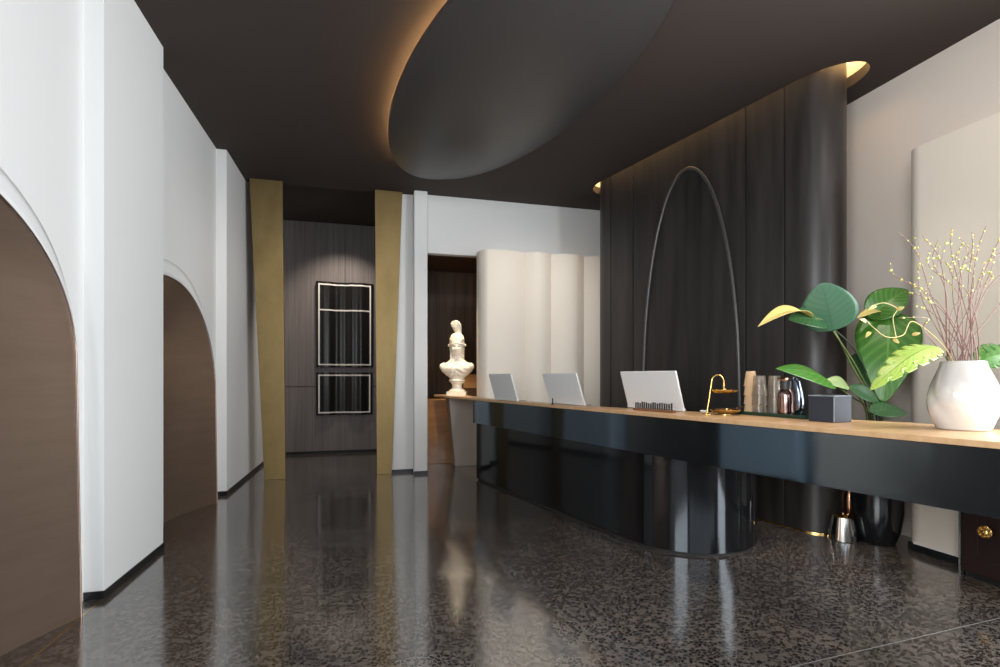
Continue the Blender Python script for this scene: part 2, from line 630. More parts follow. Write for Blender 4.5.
def ring_x(z, zs, zt):
    t = min(max((z - 0.6) / (zt - 0.6), 0), 1)
    return XP - 0.004 - 0.09 * t * t


LBL = ['bronze sheet niche with tall arched top nearest the camera, cut by the left photo edge',
       'narrower looking bronze arched niche beyond the first white pier']
for k, (yc, hw, zs, zt, lim) in enumerate(NICHES):
    t = thing('arched_niche', LBL[k], 'niche', (XR, yc, 0), group=None)
    inner = arch_pts(yc, hw, zs, zt, lim=lim)
    outer = arch_pts(yc, hw, zs, zt, grow=GROW + 0.002, lim=lim)

    def loc(x, y, z):
        return (x - XR, y - yc, z)
    # white splayed surround
    mb = MB()
    rows = []
    for (yi, zi), (yo, zo) in zip(inner, outer):
        xr = ring_x(zi, zs, zt)
        rows.append([loc(xr, yi, zi)] + [loc(xr + (XR - xr) * (f ** 1.3), yi + (yo - yi) * f, zi + (zo - zi) * f) for f in (0.3, 0.65, 1.0)])
    mb.grid(rows)
    mb.build('surround', M_white, t, smooth=35, solid=0.004)
    # bowed bronze sheet
    mb = MB()
    rows = []
    m = 14
    pts = inner
    for j in range(m + 1):
        r = 1 - j / m
        row = []
        for (y, z) in pts:
            if z >= zs:
                yy, zz = yc + (y - yc) * r, zs + (z - zs) * r
            else:
                yy, zz = yc + (y - yc) * r, z
            x = ring_x(z, zs, zt) * 1.0
            dep = 0.27 * (1 - r * r)
            row.append(loc(x - 0.004 - dep, yy, zz))
        rows.append(row)
    mb.grid(rows)
    mb.build('bronze_sheet', M_bronze, t, smooth=50)
    mb = MB()
    mb.tube([loc(ring_x(z, zs, zt) + 0.002, y, z) for y, z in inner], 0.0045, 6)
    mb.build('edge_strip', M_copperedge, t, smooth=60)

# ---- back wall, pilaster, corridor
mb = MB()
mb.box(0.30, YB + 0.06, 0, 0.62, YB + 0.16, ZC - 0.001)
mb.box(0.77, YB, 2.955, 4.3, YB + 0.12, ZC - 0.001)
mb.box(2.02, YB, 0, 4.3, YB + 0.12, 2.955)
structure(mb, 'wall_back', M_white)
mb = MB(); mb.box(0.60, YB - 0.13, 0, 0.775, YB + 0.16, ZC - 0.001)
structure(mb, 'trim_8', M_white, bevel=0.012)
mb = MB(); mb.box(0.31, YB + 0.045, 0, 0.60, YB + 0.06, 0.04); mb.box(0.596, YB - 0.14, 0, 0.78, YB - 0.13, 0.04)
structure(mb, 'baseboard_back', M_base)

# corridor end: veneer wall
YV = 8.9
mb = MB()
mb.box(-1.46, YV, 1.125, -0.362, YV + 0.03, 3.85)
mb.box(-0.354, YV, 1.125, 0.9, YV + 0.03, 3.85)
mb.box(-1.46, YV, 0.05, 0.9, YV + 0.03, 1.113)
structure(mb, 'wall_corridor', M_greywood)
mb = MB(); mb.box(-1.46, YV + 0.031, 0, 0.9, YV + 0.06, 3.9)
mb.box(-1.46, YV + 0.008, 0, 0.9, YV + 0.03, 0.05)
structure(mb, 'baseboard_corridor', M_shadowline)
mb = MB(); mb.box(0.62, YB + 0.16, 0, 0.66, YV, ZK)
structure(mb, 'wall_partition', M_greywood)


def fluted_art(name, x0, x1, z0, z1, label, hline=None):
    t = thing(name, label, 'wall panel', (x0, YV, z0))
    w, h = x1 - x0, z1 - z0

    def wob(x):
        return 0.055 + 0.030 * math.sin(2 * PI * (x / w * 1.55) + 0.7) + 0.008 * math.sin(2 * PI * x / w * 5.3)
    n = 90
    mb = MB()
    rows = [[(w * i / n, -wob(w * i / n), z) for z in (0.0, h)] + [(w * i / n, -0.001, h), (w * i / n, -0.001, 0)] for i in range(n + 1)]
    o = mb.grid(rows, close_v=True)
    mb.f.append((o, o + 1, o + 2, o + 3)); mb.f.append(tuple(o + n * 4 + k for k in range(4)))
    mb.build('fluted_panel', M_fluteblack, t, smooth=40)
    # inset white outline following the waves
    mb = MB()
    e, wd = 0.035, 0.022

    def strip(xa, xb, za, zb):
        k = 60
        rr = []
        for i in range(k + 1):
            x = xa + (xb - xa) * i / k
            y = -wob(x)
            rr.append([(x, y - 0.006, za), (x, y - 0.006, zb), (x, y + 0.004, zb), (x, y + 0.004, za)])
        q = mb.grid(rr, close_v=True)
        mb.f.append((q, q + 1, q + 2, q + 3)); mb.f.append(tuple(q + k * 4 + j for j in range(4)))
    strip(e, w - e, e, e + wd); strip(e, w - e, h - e - wd, h - e)
    strip(e, e + wd, e, h - e); strip(w - e - wd, w - e, e, h - e)
    if hline:
        strip(e, w - e, hline - z0, hline - z0 + wd)
    mb.build('outline', M_outline, t, smooth=40)


fluted_art('fluted_wall_panel', -0.81, 0.10, 1.44, 2.86, 'tall black fluted panel with white outline, the upper of two on the veneer wall', 2.38)
fluted_art('fluted_wall_panel', -0.81, 0.09, 0.645, 1.355, 'squat black fluted panel with white outline, the lower of two on the veneer wall')

# gold tapered fins either side of the corridor
for xb0, xb1, xt0, xt1, lab in ((-1.235, -0.99, -1.405, -1.025, 'antique gold tapered pillar on the left of the corridor opening'),
                                (0.125, 0.315, 0.10, 0.455, 'antique gold tapered pillar on the right of the corridor opening')):
    t = thing('gold_pillar', lab, 'pillar', ((xb0 + xb1) / 2, YB, 0))
    cx = (xb0 + xb1) / 2
    mb = MB()
    mb.prism([(xb0 - cx, -0.02), (xb1 - cx, -0.02), (xb1 - cx, 0.02), (xb0 - cx, 0.02)], 0.0, ZC - 0.002,
             [(xt0 - cx, -0.02), (xt1 - cx, -0.02), (xt1 - cx, 0.02), (xt0 - cx, 0.02)])
    mb.build('blade', M_gold, t, bevel=0.003)

# ---- alcove behind the opening in the back wall
mb = MB()
mb.box(0.74, YB + 0.12, 0, 0.775, 8.25, 2.99)
for k in range(8):
    x = 0.78 + k * 0.155
    mb.box(x, 8.18, 0, x + 0.15, 8.2, 2.99)
mb.box(1.98, YB + 0.12, 0, 2.02, 8.25, 2.99)
structure(mb, 'wall_alcove', M_brownwood)
mb = MB(); mb.box(0.74, 8.2, 0, 2.02, 8.22, 2.99); mb.box(0.74, YB + 0.12, 2.99, 2.02, 8.25, 3.03)
structure(mb, 'trim_9', M_brownwood)

# ---- right wall with windows towards the street, out of the picture
mb = MB()
mb.box(XW, 1.62, 0, XW + 0.12, 7.0, 4.0)
mb.box(XW, -3.2, 0, XW + 0.12, 1.62, 0.3)
mb.box(XW, -3.2, 3.3, XW + 0.12, 1.62, 4.0)
mb.box(XW, -3.2, 0.3, XW + 0.12, -1.95, 3.3)
structure(mb, 'wall_right', M_cream)
mb = MB()
for y in (-1.92, -0.75, 0.42, 1.59):
    mb.box(XW + 0.04, y - 0.03, 0.3, XW + 0.10, y + 0.03, 3.3)
mb.box(XW + 0.04, -1.95, 2.4, XW + 0.10, 1.62, 2.45)
structure(mb, 'window_1', M_frame)
mb = MB()
mb.box(-2.6, -3.2, 0, -1.0, -3.1, 4.0); mb.box(-1.0, -3.2, 3.3, 4.3, -3.1, 4.0); mb.box(3.9, -3.2, 0, 4.3, -3.1, 3.3); mb.box(-1.0, -3.2, 0, 3.9, -3.1, 1.15)
structure(mb, 'wall_front', M_blackwood)
mb = MB()
for x in (-1.0, 0.25, 1.5, 2.75, 3.9):
    mb.box(x - 0.03, -3.18, 1.15, x + 0.03, -3.12, 3.3)
mb.box(-1.0, -3.18, 2.4, 3.9, -3.12, 2.45)
structure(mb, 'window_2', M_frame)

# ================================================================== CEILING DISC
disc = thing('ceiling_disc', 'large charcoal oval disc hung below the ceiling with warm light along its left rim', 'ceiling light', (EC[0], EC[1], ZC))


def drop(th):
    # how far the rim hangs under the ceiling: most on the left side
    return 0.012 + 0.115 * max(0.0, -math.sin(th - 0.15)) ** 1.2




mb = MB()
NT = 128
rows = []
for j in range(29):
    r = 1 - j / 28 * 0.985
    row = []
    for k in range(NT):
        th = 2 * PI * k / NT
        x, y = ell(th, r)
        row.append((x - EC[0], y - EC[1], -drop(th) * r ** 2 - 0.24 * (1 - r ** 2.2)))
    rows.append(row)
o = mb.grid(rows, close_v=True)
mb.f.append(tuple(o + 28 * NT + k for k in range(NT)))
lip = []
for k in range(NT):
    th = 2 * PI * k / NT
    x, y = ell(th, 1.0)
    lip.append((x - EC[0], y - EC[1], th))


def lip_top(th):
    return -drop(th) + min(0.056, drop(th) * 0.45)


rows2 = [[(x, y, -drop(th)) for x, y, th in lip],
         [(x, y, lip_top(th)) for x, y, th in lip],
         [(x * 0.985, y * 0.985, lip_top(th)) for x, y, th in lip],
         [(x * 0.975, y * 0.975, -drop(th) + min(0.004, drop(th) * 0.2)) for x, y, th in lip],
         [(x * 0.80, y * 0.80, -drop(th)) for x, y, th in lip],
         [(x * 0.795, y * 0.795, -0.002) for x, y, th in lip],
         [(x * 0.02, y * 0.02, -0.002) for x, y, th in lip]]
o = mb.grid(rows2, close_v=True)
mb.f.append(tuple(o + 6 * NT + k for k in range(NT)))
mb.build('shell', M_disc, disc, smooth=45)
mb = MB()
pts = []
for k in range(61):
    th = -PI / 2 + 0.15 + (k / 60 - 0.5) * 1.8
    x, y = ell(th, 0.95)
    pts.append((x - EC[0], y - EC[1], lip_top(th) - 0.006))
mb.tube(pts, 0.005, 6)
mb.build('light_strip', M_led, disc, smooth=60)

# ================================================================== FEATURE WALL
feat = thing('feature_wall', 'tall black stained wood wall with rounded ends and arch moulding behind the desk', 'feature wall', (P0[0], P0[1], 0))


def fpt(t, off=0.0):
    """point on the outline of the rounded slab: 0..FL along the flat front, below 0 round the near end, above FL round the far end"""
    R = FR + off
    if t < 0:
        a = t / FR
        p = FW(R * math.sin(a), -FR + R * math.cos(a))
    elif t > FL:
        a = (t - FL) / FR
        p = FW(FL + R * math.sin(a), -FR + R * math.cos(a))
    else:
        p = FW(t, off)
    return (p[0] - P0[0], p[1] - P0[1])


ARC = FR * PI
core = [fpt(-ARC + ARC * k / 20, -0.014) for k in range(21)] + [fpt(FL + ARC * k / 20, -0.014) for k in range(21)]
mb = MB(); mb.prism(core, 0.0, 4.2)
mb.build('core', M_shadowline, feat, smooth=40)
JO = [-ARC, 0.135, 0.50, 1.957, 2.345, FL + ARC]
for k in range(5):
    a, b = JO[k] + 0.008, JO[k + 1] - 0.008
    n = max(2, int((b - a) / 0.03))
    ts = [a + (b - a) * i / n for i in range(n + 1)]
    poly = [fpt(t) for t in ts] + [fpt(t, -0.0135) for t in reversed(ts)]
    mb = MB(); mb.prism(poly, 0.012, 4.2)
    mb.build('panel', M_blackwood, feat, smooth=30, bevel=0.002)
mb = MB()
pts = []
for k in range(61):
    t = PI * k / 60
    q = FW(1.17 - 0.61 * math.cos(t), 0.010)
    pts.append((q[0] - P0[0], q[1] - P0[1], 1.10 + 2.33 * math.sin(t)))
q0 = FW(0.56, 0.010); q1 = FW(1.78, 0.010)
pts = [(q0[0] - P0[0], q0[1] - P0[1], 0.02)] + pts + [(q1[0] - P0[0], q1[1] - P0[1], 0.02)]
mb.tube(pts, 0.017, 10)
mb.build('arch_moulding', M_arch, feat, smooth=60)
plp = [fpt(-ARC + ARC * k / 20, 0.004) for k in range(21)] + [fpt(FL + ARC * k / 20, 0.004) for k in range(21)]
mb = MB(); mb.prism(plp, 0.0, 0.011)
mb.build('base_trim', M_brass, feat, smooth=40)

# lit recess in the ceiling round the feature wall
rec = thing('ceiling_recess', 'oval ceiling slot glowing warm around the top of the black wall', 'ceiling light', (P0[0], P0[1], ZC))
sl = slot(0.02)
mb = MB()
mb.grid([[(x - P0[0], y - P0[1], 0.091) for x, y in slot(0.0)], [(x - P0[0], y - P0[1], 0.091) for x, y in sl], [(x - P0[0], y - P0[1], 0.40) for x, y in sl]], close_v=True)
mb.build('recess_wall', M_panelwhite, rec, smooth=50)
mb = MB()
sp = slot(0.008)
mb.tube([(x - P0[0], y - P0[1], 0.27) for x, y in sp], 0.010, 6, closed=True)
mb.build('light_strip', M_led2, rec, smooth=60)

# ================================================================== WAVY IVORY SCREENS
def back_screen():
    t = thing('wavy_screen', 'ivory screen of soft vertical waves behind the far end of the desk', 'screen', (1.435, 6.5, 0))
    n = 120
    W = 1.95
    xs = [W * i / n for i in range(n + 1)]

    cr = [-0.10, 0.62, 0.99, 1.48, 1.95]

    def w(x):
        e = 0.09 * max(0, 1 - x / 0.10) ** 2          # the left edge curls back
        for a, b in zip(cr, cr[1:]):
            if a <= x <= b + 1e-6:
                return e - 0.085 * math.sin(PI * min(1, max(0, (x - a) / (b - a)))) ** 0.85
        return e
    f = [(x, w(x)) for x in xs]
    b = [(x, 0.20) for x in reversed(xs)]
    mb = MB(); mb.prism(f + b, 0.0, 2.95)
    mb.build('panel', M_panelwhite, t, smooth=35)


back_screen()


def right_screen():
    t = thing('rounded_screen', 'tall cream screen with rounded edge standing before the right wall', 'screen', (3.88, 2.9, 0))
    f = [(0.0, -1.15)] + [(0.13 - 0.13 * math.cos(a), -0.13 + 0.13 * math.sin(a)) for a in [PI / 2 * k / 12 for k in range(13)]] + [(0.29, 0.0), (0.29, -1.15)]
    mb = MB(); mb.prism(f, 0.06, 2.96)
    mb.build('panel', M_panelwhite, t, smooth=35)
    mb = MB(); mb.box(0.012, -1.14, 0.0, 0.28, -0.03, 0.06)
    mb.build('plinth', M_base, t)
    mb = MB(); mb.box(-0.004, -1.15, 0.058, 0.012, -0.08, 0.070)
    mb.build('bottom_trim', M_outline, t)


right_screen()

# ================================================================== RECEPTION DESK
desk = thing('reception_desk', 'long black lacquer reception desk with pale wooden top and rounded drum end', 'desk', (2.01, 3.41, 0))
DO = (2.01, 3.41)


def rel(pts):
    return [(x - DO[0], y - DO[1]) for x, y in pts]


top_poly = [CW(4.15, 0.06), CW(-3.2, 0.06), CW(-3.2, -0.72), (3.02, 1.70), (3.03, 2.0), (2.996, 2.20), (2.851, 2.444), (2.406, 3.276), (1.986, 4.089), (1.687, 5.155), (1.385, 6.36), (1.385, 7.43)]
mb = MB(); mb.prism(rel(top_poly), 0.992, 1.02)
mb.build('countertop', M_top, desk, bevel=0.003)
ap = [CW(2.85, 0.05), CW(-3.18, 0.05), CW(-3.18, -0.66), (2.96, 1.72), (2.96, 2.0), (2.93, 2.18), (2.79, 2.41), (2.345, 3.24), (1.92, 4.07), (1.63, 5.13), (1.385, 6.10)]
mb = MB(); mb.prism(rel(ap), 0.712, 0.9915)
mb.build('apron', M_lacquer, desk, bevel=0.002)
# base with a drum end
R = 0.527
cx, cy = 2.504, 3.607
ph = math.atan2(N_[1], N_[0])
base = [CW(2.85, 0.0)] + [(cx + R * math.cos(a), cy + R * math.sin(a)) for a in [ph + PI * k / 36 for k in range(37)]] + [CW(2.0, -1.054), CW(2.85, -0.35)]
mb = MB(); mb.prism(rel(base), 0.022, 0.711)
mb.build('base', M_drum, desk, smooth=30)
bi = [((x - 2.3) * 0.985 + 2.3, (y - 4.6) * 0.985 + 4.6) for x, y in base]
mb = MB(); mb.prism(rel(bi), 0.0, 0.022)
mb.build('toe_kick', M_shadowline, desk, smooth=30)
# far support under the top
mb = MB()
mb.prism(rel([(1.225, 7.18), (1.66, 7.18), (1.66, 7.42), (1.225, 7.42)]), 0.0, 0.991, rel([(1.12, 7.10), (1.66, 7.10), (1.66, 7.42), (1.12, 7.42)]))
q = mb.build('support_pier', M_taupe, desk, bevel=0.004)
q['label'] = 'taupe tapered pier'

# low cabinet in the alcove
mb = MB(); mb.box(0.78, 7.46, 0.0, 1.95, 7.9, 0.95)
c = mb.build('alcove_cabinet', streaked('glossy_amber_wood', (0.24, 0.10, 0.03), (0.32, 0.15, 0.05), 0.22, 0, (3, 3, 9), coat=0.4), bevel=0.004)
tag(c, 'low glossy amber wood cabinet behind the bust end of the desk', 'cabinet')
mb = MB()
t = thing('wooden_box', 'small oak box with its glow painted in on the cabinet to the right of the bust', 'box', (1.56, 7.75, 0.951))
mb.box(-0.16, -0.13, 0.0, 0.20, 0.13, 0.16); mb.build('stand', M_brownwood, t, bevel=0.004)
mb = MB(); mb.box(-0.13, -0.12, 0.161, 0.20, 0.12, 0.37); mb.build('box_body', M_litwood, t, bevel=0.006)

# ================================================================== BUST
bust = thing('bust_sculpture', 'white classical bust with plumed helmet at the far end of the desk', 'sculpture', (1.215, 6.98, 1.0205), math.radians(-16))
bust.scale = (1.0, 1.0, 0.945)


def rings(mb, data, seg=40, fn=None):
    rows = []
    for (z, cx, cy, rx, ry) in data:
        row = []
        for k in range(seg):
            a = 2 * PI * k / seg
            x, y, zz = cx + rx * math.cos(a), cy + ry * math.sin(a), z
            if fn:
                x, y, zz = fn(x, y, zz, a)
            row.append((x, y, zz))
        rows.append(row)
    o = mb.grid(rows, close_v=True)
    mb.f.append(tuple(o + k for k in range(seg)))
    mb.f.append(tuple(o + (len(data) - 1) * seg + k for k in range(seg)))


def interp(data, n):
    zs = [d[0] for d in data]
    out = []
    for i in range(n + 1):
        z = zs[0] + (zs[-1] - zs[0]) * i / n
        j = max(k for k in range(len(zs)) if zs[k] <= z + 1e-9)
        j = min(j, len(zs) - 2)
        f = (z - zs[j]) / (zs[j + 1] - zs[j])
        f = f * f * (3 - 2 * f) * 0.5 + f * 0.5
        out.append(tuple([z] + [data[j][c] + (data[j + 1][c] - data[j][c]) * f for c in range(1, 5)]))
    return out


# socle: square plinth and turned foot
mb = MB(); mb.box(-0.135, -0.12, 0, 0.135, 0.12, 0.06)
mb.lathe([(0.118, 0.06), (0.118, 0.075), (0.10, 0.09), (0.075, 0.11), (0.066, 0.14), (0.072, 0.17), (0.10, 0.20), (0.115, 0.215), (0.115, 0.23), (0.10, 0.245)], seg=32)
mb.build('socle', M_marble, bust, smooth=35, bevel=0.004)
body = [(0.235, 0, 0.0, 0.085, 0.075), (0.27, 0, 0.0, 0.115, 0.09), (0.31, 0, -0.005, 0.165, 0.105), (0.36, 0, -0.008, 0.212, 0.122), (0.40, 0, -0.005, 0.234, 0.125),
        (0.435, 0, 0.0, 0.234, 0.115), (0.468, 0, 0.005, 0.200, 0.098), (0.500, 0, 0.008, 0.130, 0.086), (0.54, 0, 0.010, 0.092, 0.088), (0.58, 0, 0.006, 0.080, 0.082),
        (0.61, 0, -0.014, 0.068, 0.076), (0.635, 0, -0.022, 0.075, 0.090), (0.67, 0, -0.020, 0.084, 0.102), (0.71, 0, -0.014, 0.090, 0.106), (0.75, 0, -0.008, 0.093, 0.108),
        (0.80, 0, 0.0, 0.088, 0.102), (0.84, 0, 0.004, 0.06, 0.072), (0.855, 0, 0.005, 0.02, 0.03)]


def sculpt(x, y, z, a):
    front = max(0.0, -math.sin(a))
    if 0.30 < z < 0.53:                                  # drapery folds across the chest
        y -= 0.007 * front * math.sin((z + 0.9 * abs(x) - 0.3 * x) * 80) * min(1, (0.53 - z) / 0.06)
        y -= 0.016 * math.exp(-((abs(x) - 0.085) / 0.05) ** 2) * math.exp(-((z - 0.40) / 0.05) ** 2) * front
    if 0.60 < z < 0.80 and front > 0:
        n = math.exp(-(x / 0.014) ** 2)
        y -= 0.030 * n * math.exp(-((z - 0.672) / 0.016) ** 2) + 0.016 * n * math.exp(-((z - 0.695) / 0.018) ** 2)      # nose
        for s in (-1, 1):
            y += 0.017 * math.exp(-((x - s * 0.034) / 0.015) ** 2) * math.exp(-((z - 0.712) / 0.011) ** 2)             # eye sockets
            y -= 0.006 * math.exp(-((x - s * 0.034) / 0.009) ** 2) * math.exp(-((z - 0.710) / 0.005) ** 2)
        y -= 0.008 * math.exp(-(x / 0.05) ** 2) * math.exp(-((z - 0.732) / 0.008) ** 2)                                # brow
        y -= 0.008 * math.exp(-(x / 0.022) ** 2) * math.exp(-((z - 0.646) / 0.005) ** 2)                              # lips
        y -= 0.007 * math.exp(-(x / 0.020) ** 2) * math.exp(-((z - 0.634) / 0.005) ** 2)
        y += 0.006 * math.exp(-(x / 0.025) ** 2) * math.exp(-((z - 0.640) / 0.003) ** 2)
        y -= 0.010 * math.exp(-(x / 0.022) ** 2) * math.exp(-((z - 0.616) / 0.010) ** 2)                              # chin
    return x, y, z


mb = MB(); rings(mb, interp(body, 120), 72, sculpt)
# strap of the mantle rolled over the shoulders
pts = [(0.20 * math.cos(a), -0.02 - 0.085 * math.sin(a) * (1 if math.sin(a) > 0 else 0.7), 0.465 - 0.09 * max(0, math.sin(a))) for a in [2 * PI * k / 28 for k in range(28)]]
mb.build('figure', M_marble, bust, smooth=60)
mb = MB(); mb.tube(pts, [0.020 + 0.006 * math.sin(k * 2.1) for k in range(28)], 8, closed=True)
for s in (-1, 1):
    mb.ball((s * 0.200, -0.03, 0.425), 0.042, 0.06, 0.052)
mb.build('mantle', M_marble, bust, smooth=60)
mb = MB()
for s in (-1, 1):
    mb.ball((s * 0.092, 0.0, 0.690), 0.014, 0.020, 0.026)
for k in range(16):
    a = 0.35 + (2 * PI - 0.0) * k / 16
    if math.sin(a) > -0.45:
        for zz in (0.545, 0.575, 0.60, 0.635, 0.665):
            mb.ball((0.083 * math.cos(a), 0.015 + 0.098 * math.sin(a), zz + 0.008 * math.sin(k * 3)), 0.020, 0.020, 0.021, 8, 5)
mb.build('hair', M_marble, bust, smooth=60)
# helmet: dome, turned brim with peak, cheek scrolls, crest and plume
mb = MB()
mb.lathe([(0.098, 0.735), (0.102, 0.738), (0.106, 0.752), (0.103, 0.768), (0.102, 0.80), (0.098, 0.85), (0.086, 0.885), (0.062, 0.912), (0.03, 0.926), (0.0, 0.93)], seg=36, sy=1.12)
mb.tube([(0.106 * math.cos(a), 0.118 * math.sin(a), 0.748 + 0.02 * max(0, -math.sin(a)) ** 3) for a in [2 * PI * k / 36 for k in range(36)]], 0.011, 8, closed=True)
for s in (-1, 1):
    mb.ball((s * 0.112, 0.0, 0.742), 0.018, 0.034, 0.022)
    mb.tube([(s * 0.05, -0.115, 0.80), (s * 0.075, -0.095, 0.82), (s * 0.095, -0.05, 0.83), (s * 0.10, 0.0, 0.82)], 0.007, 6)
mb.build('helmet', M_marble, bust, smooth=45)
mb = MB()
pl = []
rad = []
for k in range(15):
    f = k / 14
    pl.append((0.022 - 0.055 * f, 0.03 - 0.09 * f * f, 0.905 + 0.150 * math.sin(f * 1.75)))
    rad.append(0.032 + 0.026 * math.sin(min(1, f * 1.05) * PI * 0.80))
mb.tube(pl, rad, 14, flat=1.15)
for k in range(26):
    f = k / 25
    i = min(13, int(f * 14))
    p = Vector(pl[i]).lerp(Vector(pl[i + 1]), f * 14 - i)
    for s in (-1, 1):
        mb.ball((p.x + s * rad[i] * 0.7, p.y, p.z), 0.012, 0.018, 0.014, 7, 4)
mb.build('plume', M_marble, bust, smooth=60)

# ================================================================== MONITORS
def make_monitor(name, label, w, h, loc, rz, tilt, group):
    t = thing(name, label, 'monitor', loc, rz, group)
    # local +Y runs along the desk, local -X faces the guests; the back leans towards them at the top
    ti = math.radians(tilt)

    def T(y, z, x):
        return (-math.sin(ti) * z + math.cos(ti) * x, y, math.cos(ti) * z + math.sin(ti) * x + 0.008)

    def slab(y0, y1, z0, z1, x0, x1):
        mb = MB()
        vs = [T(y, z, x) for x in (x0, x1) for (y, z) in ((y0, z0), (y1, z0), (y1, z1), (y0, z1))]
        mb.add(vs, [(0, 1, 2, 3), (7, 6, 5, 4), (0, 4, 5, 1), (1, 5, 6, 2), (2, 6, 7, 3), (3, 7, 4, 0)])
        return mb
    slab(-w / 2, w / 2, 0.0, h, -0.009, 0.009).build('housing', M_monitor, t, bevel=0.005)
    slab(-w / 2 + 0.014, w / 2 - 0.014, 0.03, h - 0.014, 0.0091, 0.0105).build('screen', M_dark, t)
    rim = slab(-w / 2 - 0.002, w / 2 + 0.002, 0.0, 0.018, -0.0115, 0.0113)
    rim.build('chin', M_monwarm, t, bevel=0.002)
    mb = MB()
    mb.box(-0.02, -w * 0.32, 0.0, 0.15, w * 0.32, 0.007)
    mb.add([(0.02, -0.03, 0.007), (0.02, 0.03, 0.007), (0.13, 0.03, 0.007), (0.13, -0.03, 0.007), T(-0.03, h * 0.45, 0.011), T(0.03, h * 0.45, 0.011), T(0.03, h * 0.45, 0.03), T(-0.03, h * 0.45, 0.03)],
           [(0, 1, 2, 3), (4, 5, 6, 7), (0, 1, 5, 4), (1, 2, 6, 5), (2, 3, 7, 6), (3, 0, 4, 7)])
    mb.build('foot', M_steel, t, bevel=0.002)


GM = 'white tilted screens along the desk'
make_monitor('monitor', 'white tilted screen on the desk closest to the white bust', 0.50, 0.30, (1.475, 5.33, 1.0205), RZ_COUNTER, 17, GM)
make_monitor('monitor', 'middle white tilted screen on the desk, small dark clip at its foot', 0.54, 0.30, (1.812, 4.42, 1.0205), RZ_COUNTER, 19, GM)
make_monitor('monitor', 'biggest looking white tilted screen on the desk, beside the wooden letter block', 0.585, 0.31, (2.20, 3.555, 1.0205), RZ_COUNTER, 17, GM)
# small clip before the middle screen
t = thing('pen_stand', 'small dark pen standing at the foot of the middle white screen', 'pen', (1.685, 4.47, 1.0205), RZ_COUNTER)
mb = MB(); mb.lathe([(0.013, 0), (0.013, 0.008), (0.008, 0.012)], seg=14); mb.build('base', M_dark, t, smooth=40)
mb = MB(); mb.tube([(0, 0, 0.010), (0, 0, 0.062)], 0.006, 8); mb.build('pen', M_dark, t, smooth=50)
# letter block in front of the near screen
t = thing('letter_stand', 'walnut block with a row of small dark upright strokes before the nearest screen', 'desk sign', (2.085, 3.43, 1.0205), RZ_COUNTER)
mb = MB(); mb.box(-0.018, -0.23, 0.0, 0.018, 0.17, 0.017); mb.build('block', M_walnut, t, bevel=0.002)
rr = random.Random(4)
for k in range(17):
    y = 0.155 - k * 0.0225
    h = 0.040 + 0.012 * rr.random()
    mb = MB(); mb.box(-0.004, y - 0.0042 - 0.002 * rr.random(), 0.0175, 0.004, y + 0.0042, 0.0175 + h)
    mb.build('stroke', M_dark, t)

# ================================================================== TWO-TIER GOLD STAND
gs = thing('tiered_stand', 'two-tier gold stand with hooked handle holding sweets', 'serving stand', (2.38, 2.99, 1.0205), 0)


def dish(z, r):
    mb = MB()
    n = 48
    prof = [(0.0, 0.004), (r * 0.55, 0.004), (r * 0.85, 0.012), (r, 0.026), (r * 1.01, 0.028), (r * 0.98, 0.030), (r * 0.83, 0.017), (r * 0.5, 0.009), (0.0, 0.009)]
    rows = []
    for rad_, zz in prof:
        rows.append([(rad_ * math.cos(2 * PI * k / n) * (1 + 0.03 * math.cos(8 * 2 * PI * k / n) * (rad_ / r)), rad_ * math.sin(2 * PI * k / n) * (1 + 0.03 * math.cos(8 * 2 * PI * k / n) * (rad_ / r)), z + zz) for k in range(n)])
    mb.grid(rows, close_v=True)
    return mb


LB = Vector((0.0, 0.0, 0))
dirR = Vector((R_[0], R_[1], 0))
b = dish(0.006, 0.098)
b.v = [(x + 0.015, y - 0.004, z) for x, y, z in b.v]
b.build('lower_dish', M_brass, gs, smooth=50)
b = dish(0.142, 0.088)
b.v = [(x + dirR.x * 0.005, y + dirR.y * 0.005, z) for x, y, z in b.v]
b.build('upper_dish', M_brass, gs, smooth=50)
mb = MB()
pts = []
q0 = dirR * -0.112
for k in range(6):
    f = k / 5
    p = q0 + dirR * (0.032 * f)
    pts.append((p.x, p.y, 0.008 + 0.212 * f))
for k in range(1, 16):
    a = PI - PI * k / 15
    p = dirR * (-0.080 + 0.0425 + 0.0425 * math.cos(a))
    pts.append((p.x, p.y, 0.220 + 0.055 * math.sin(a)))
p = dirR * 0.005
pts.append((p.x, p.y, 0.152))
mb.tube(pts, 0.0052, 10)
mb.build('hooked_rod', M_brass, gs, smooth=60)
mb = MB(); mb.lathe([(0.030, 0.0), (0.030, 0.006), (0.012, 0.009)], c=(q0.x, q0.y, 0), seg=24)
mb.lathe([(0.05, 0.0), (0.05, 0.006), (0.0, 0.006)], c=(0.015, -0.004, 0), seg=24)
mb.build('foot', M_brass, gs, smooth=40)
rr = random.Random(8)
k = 0
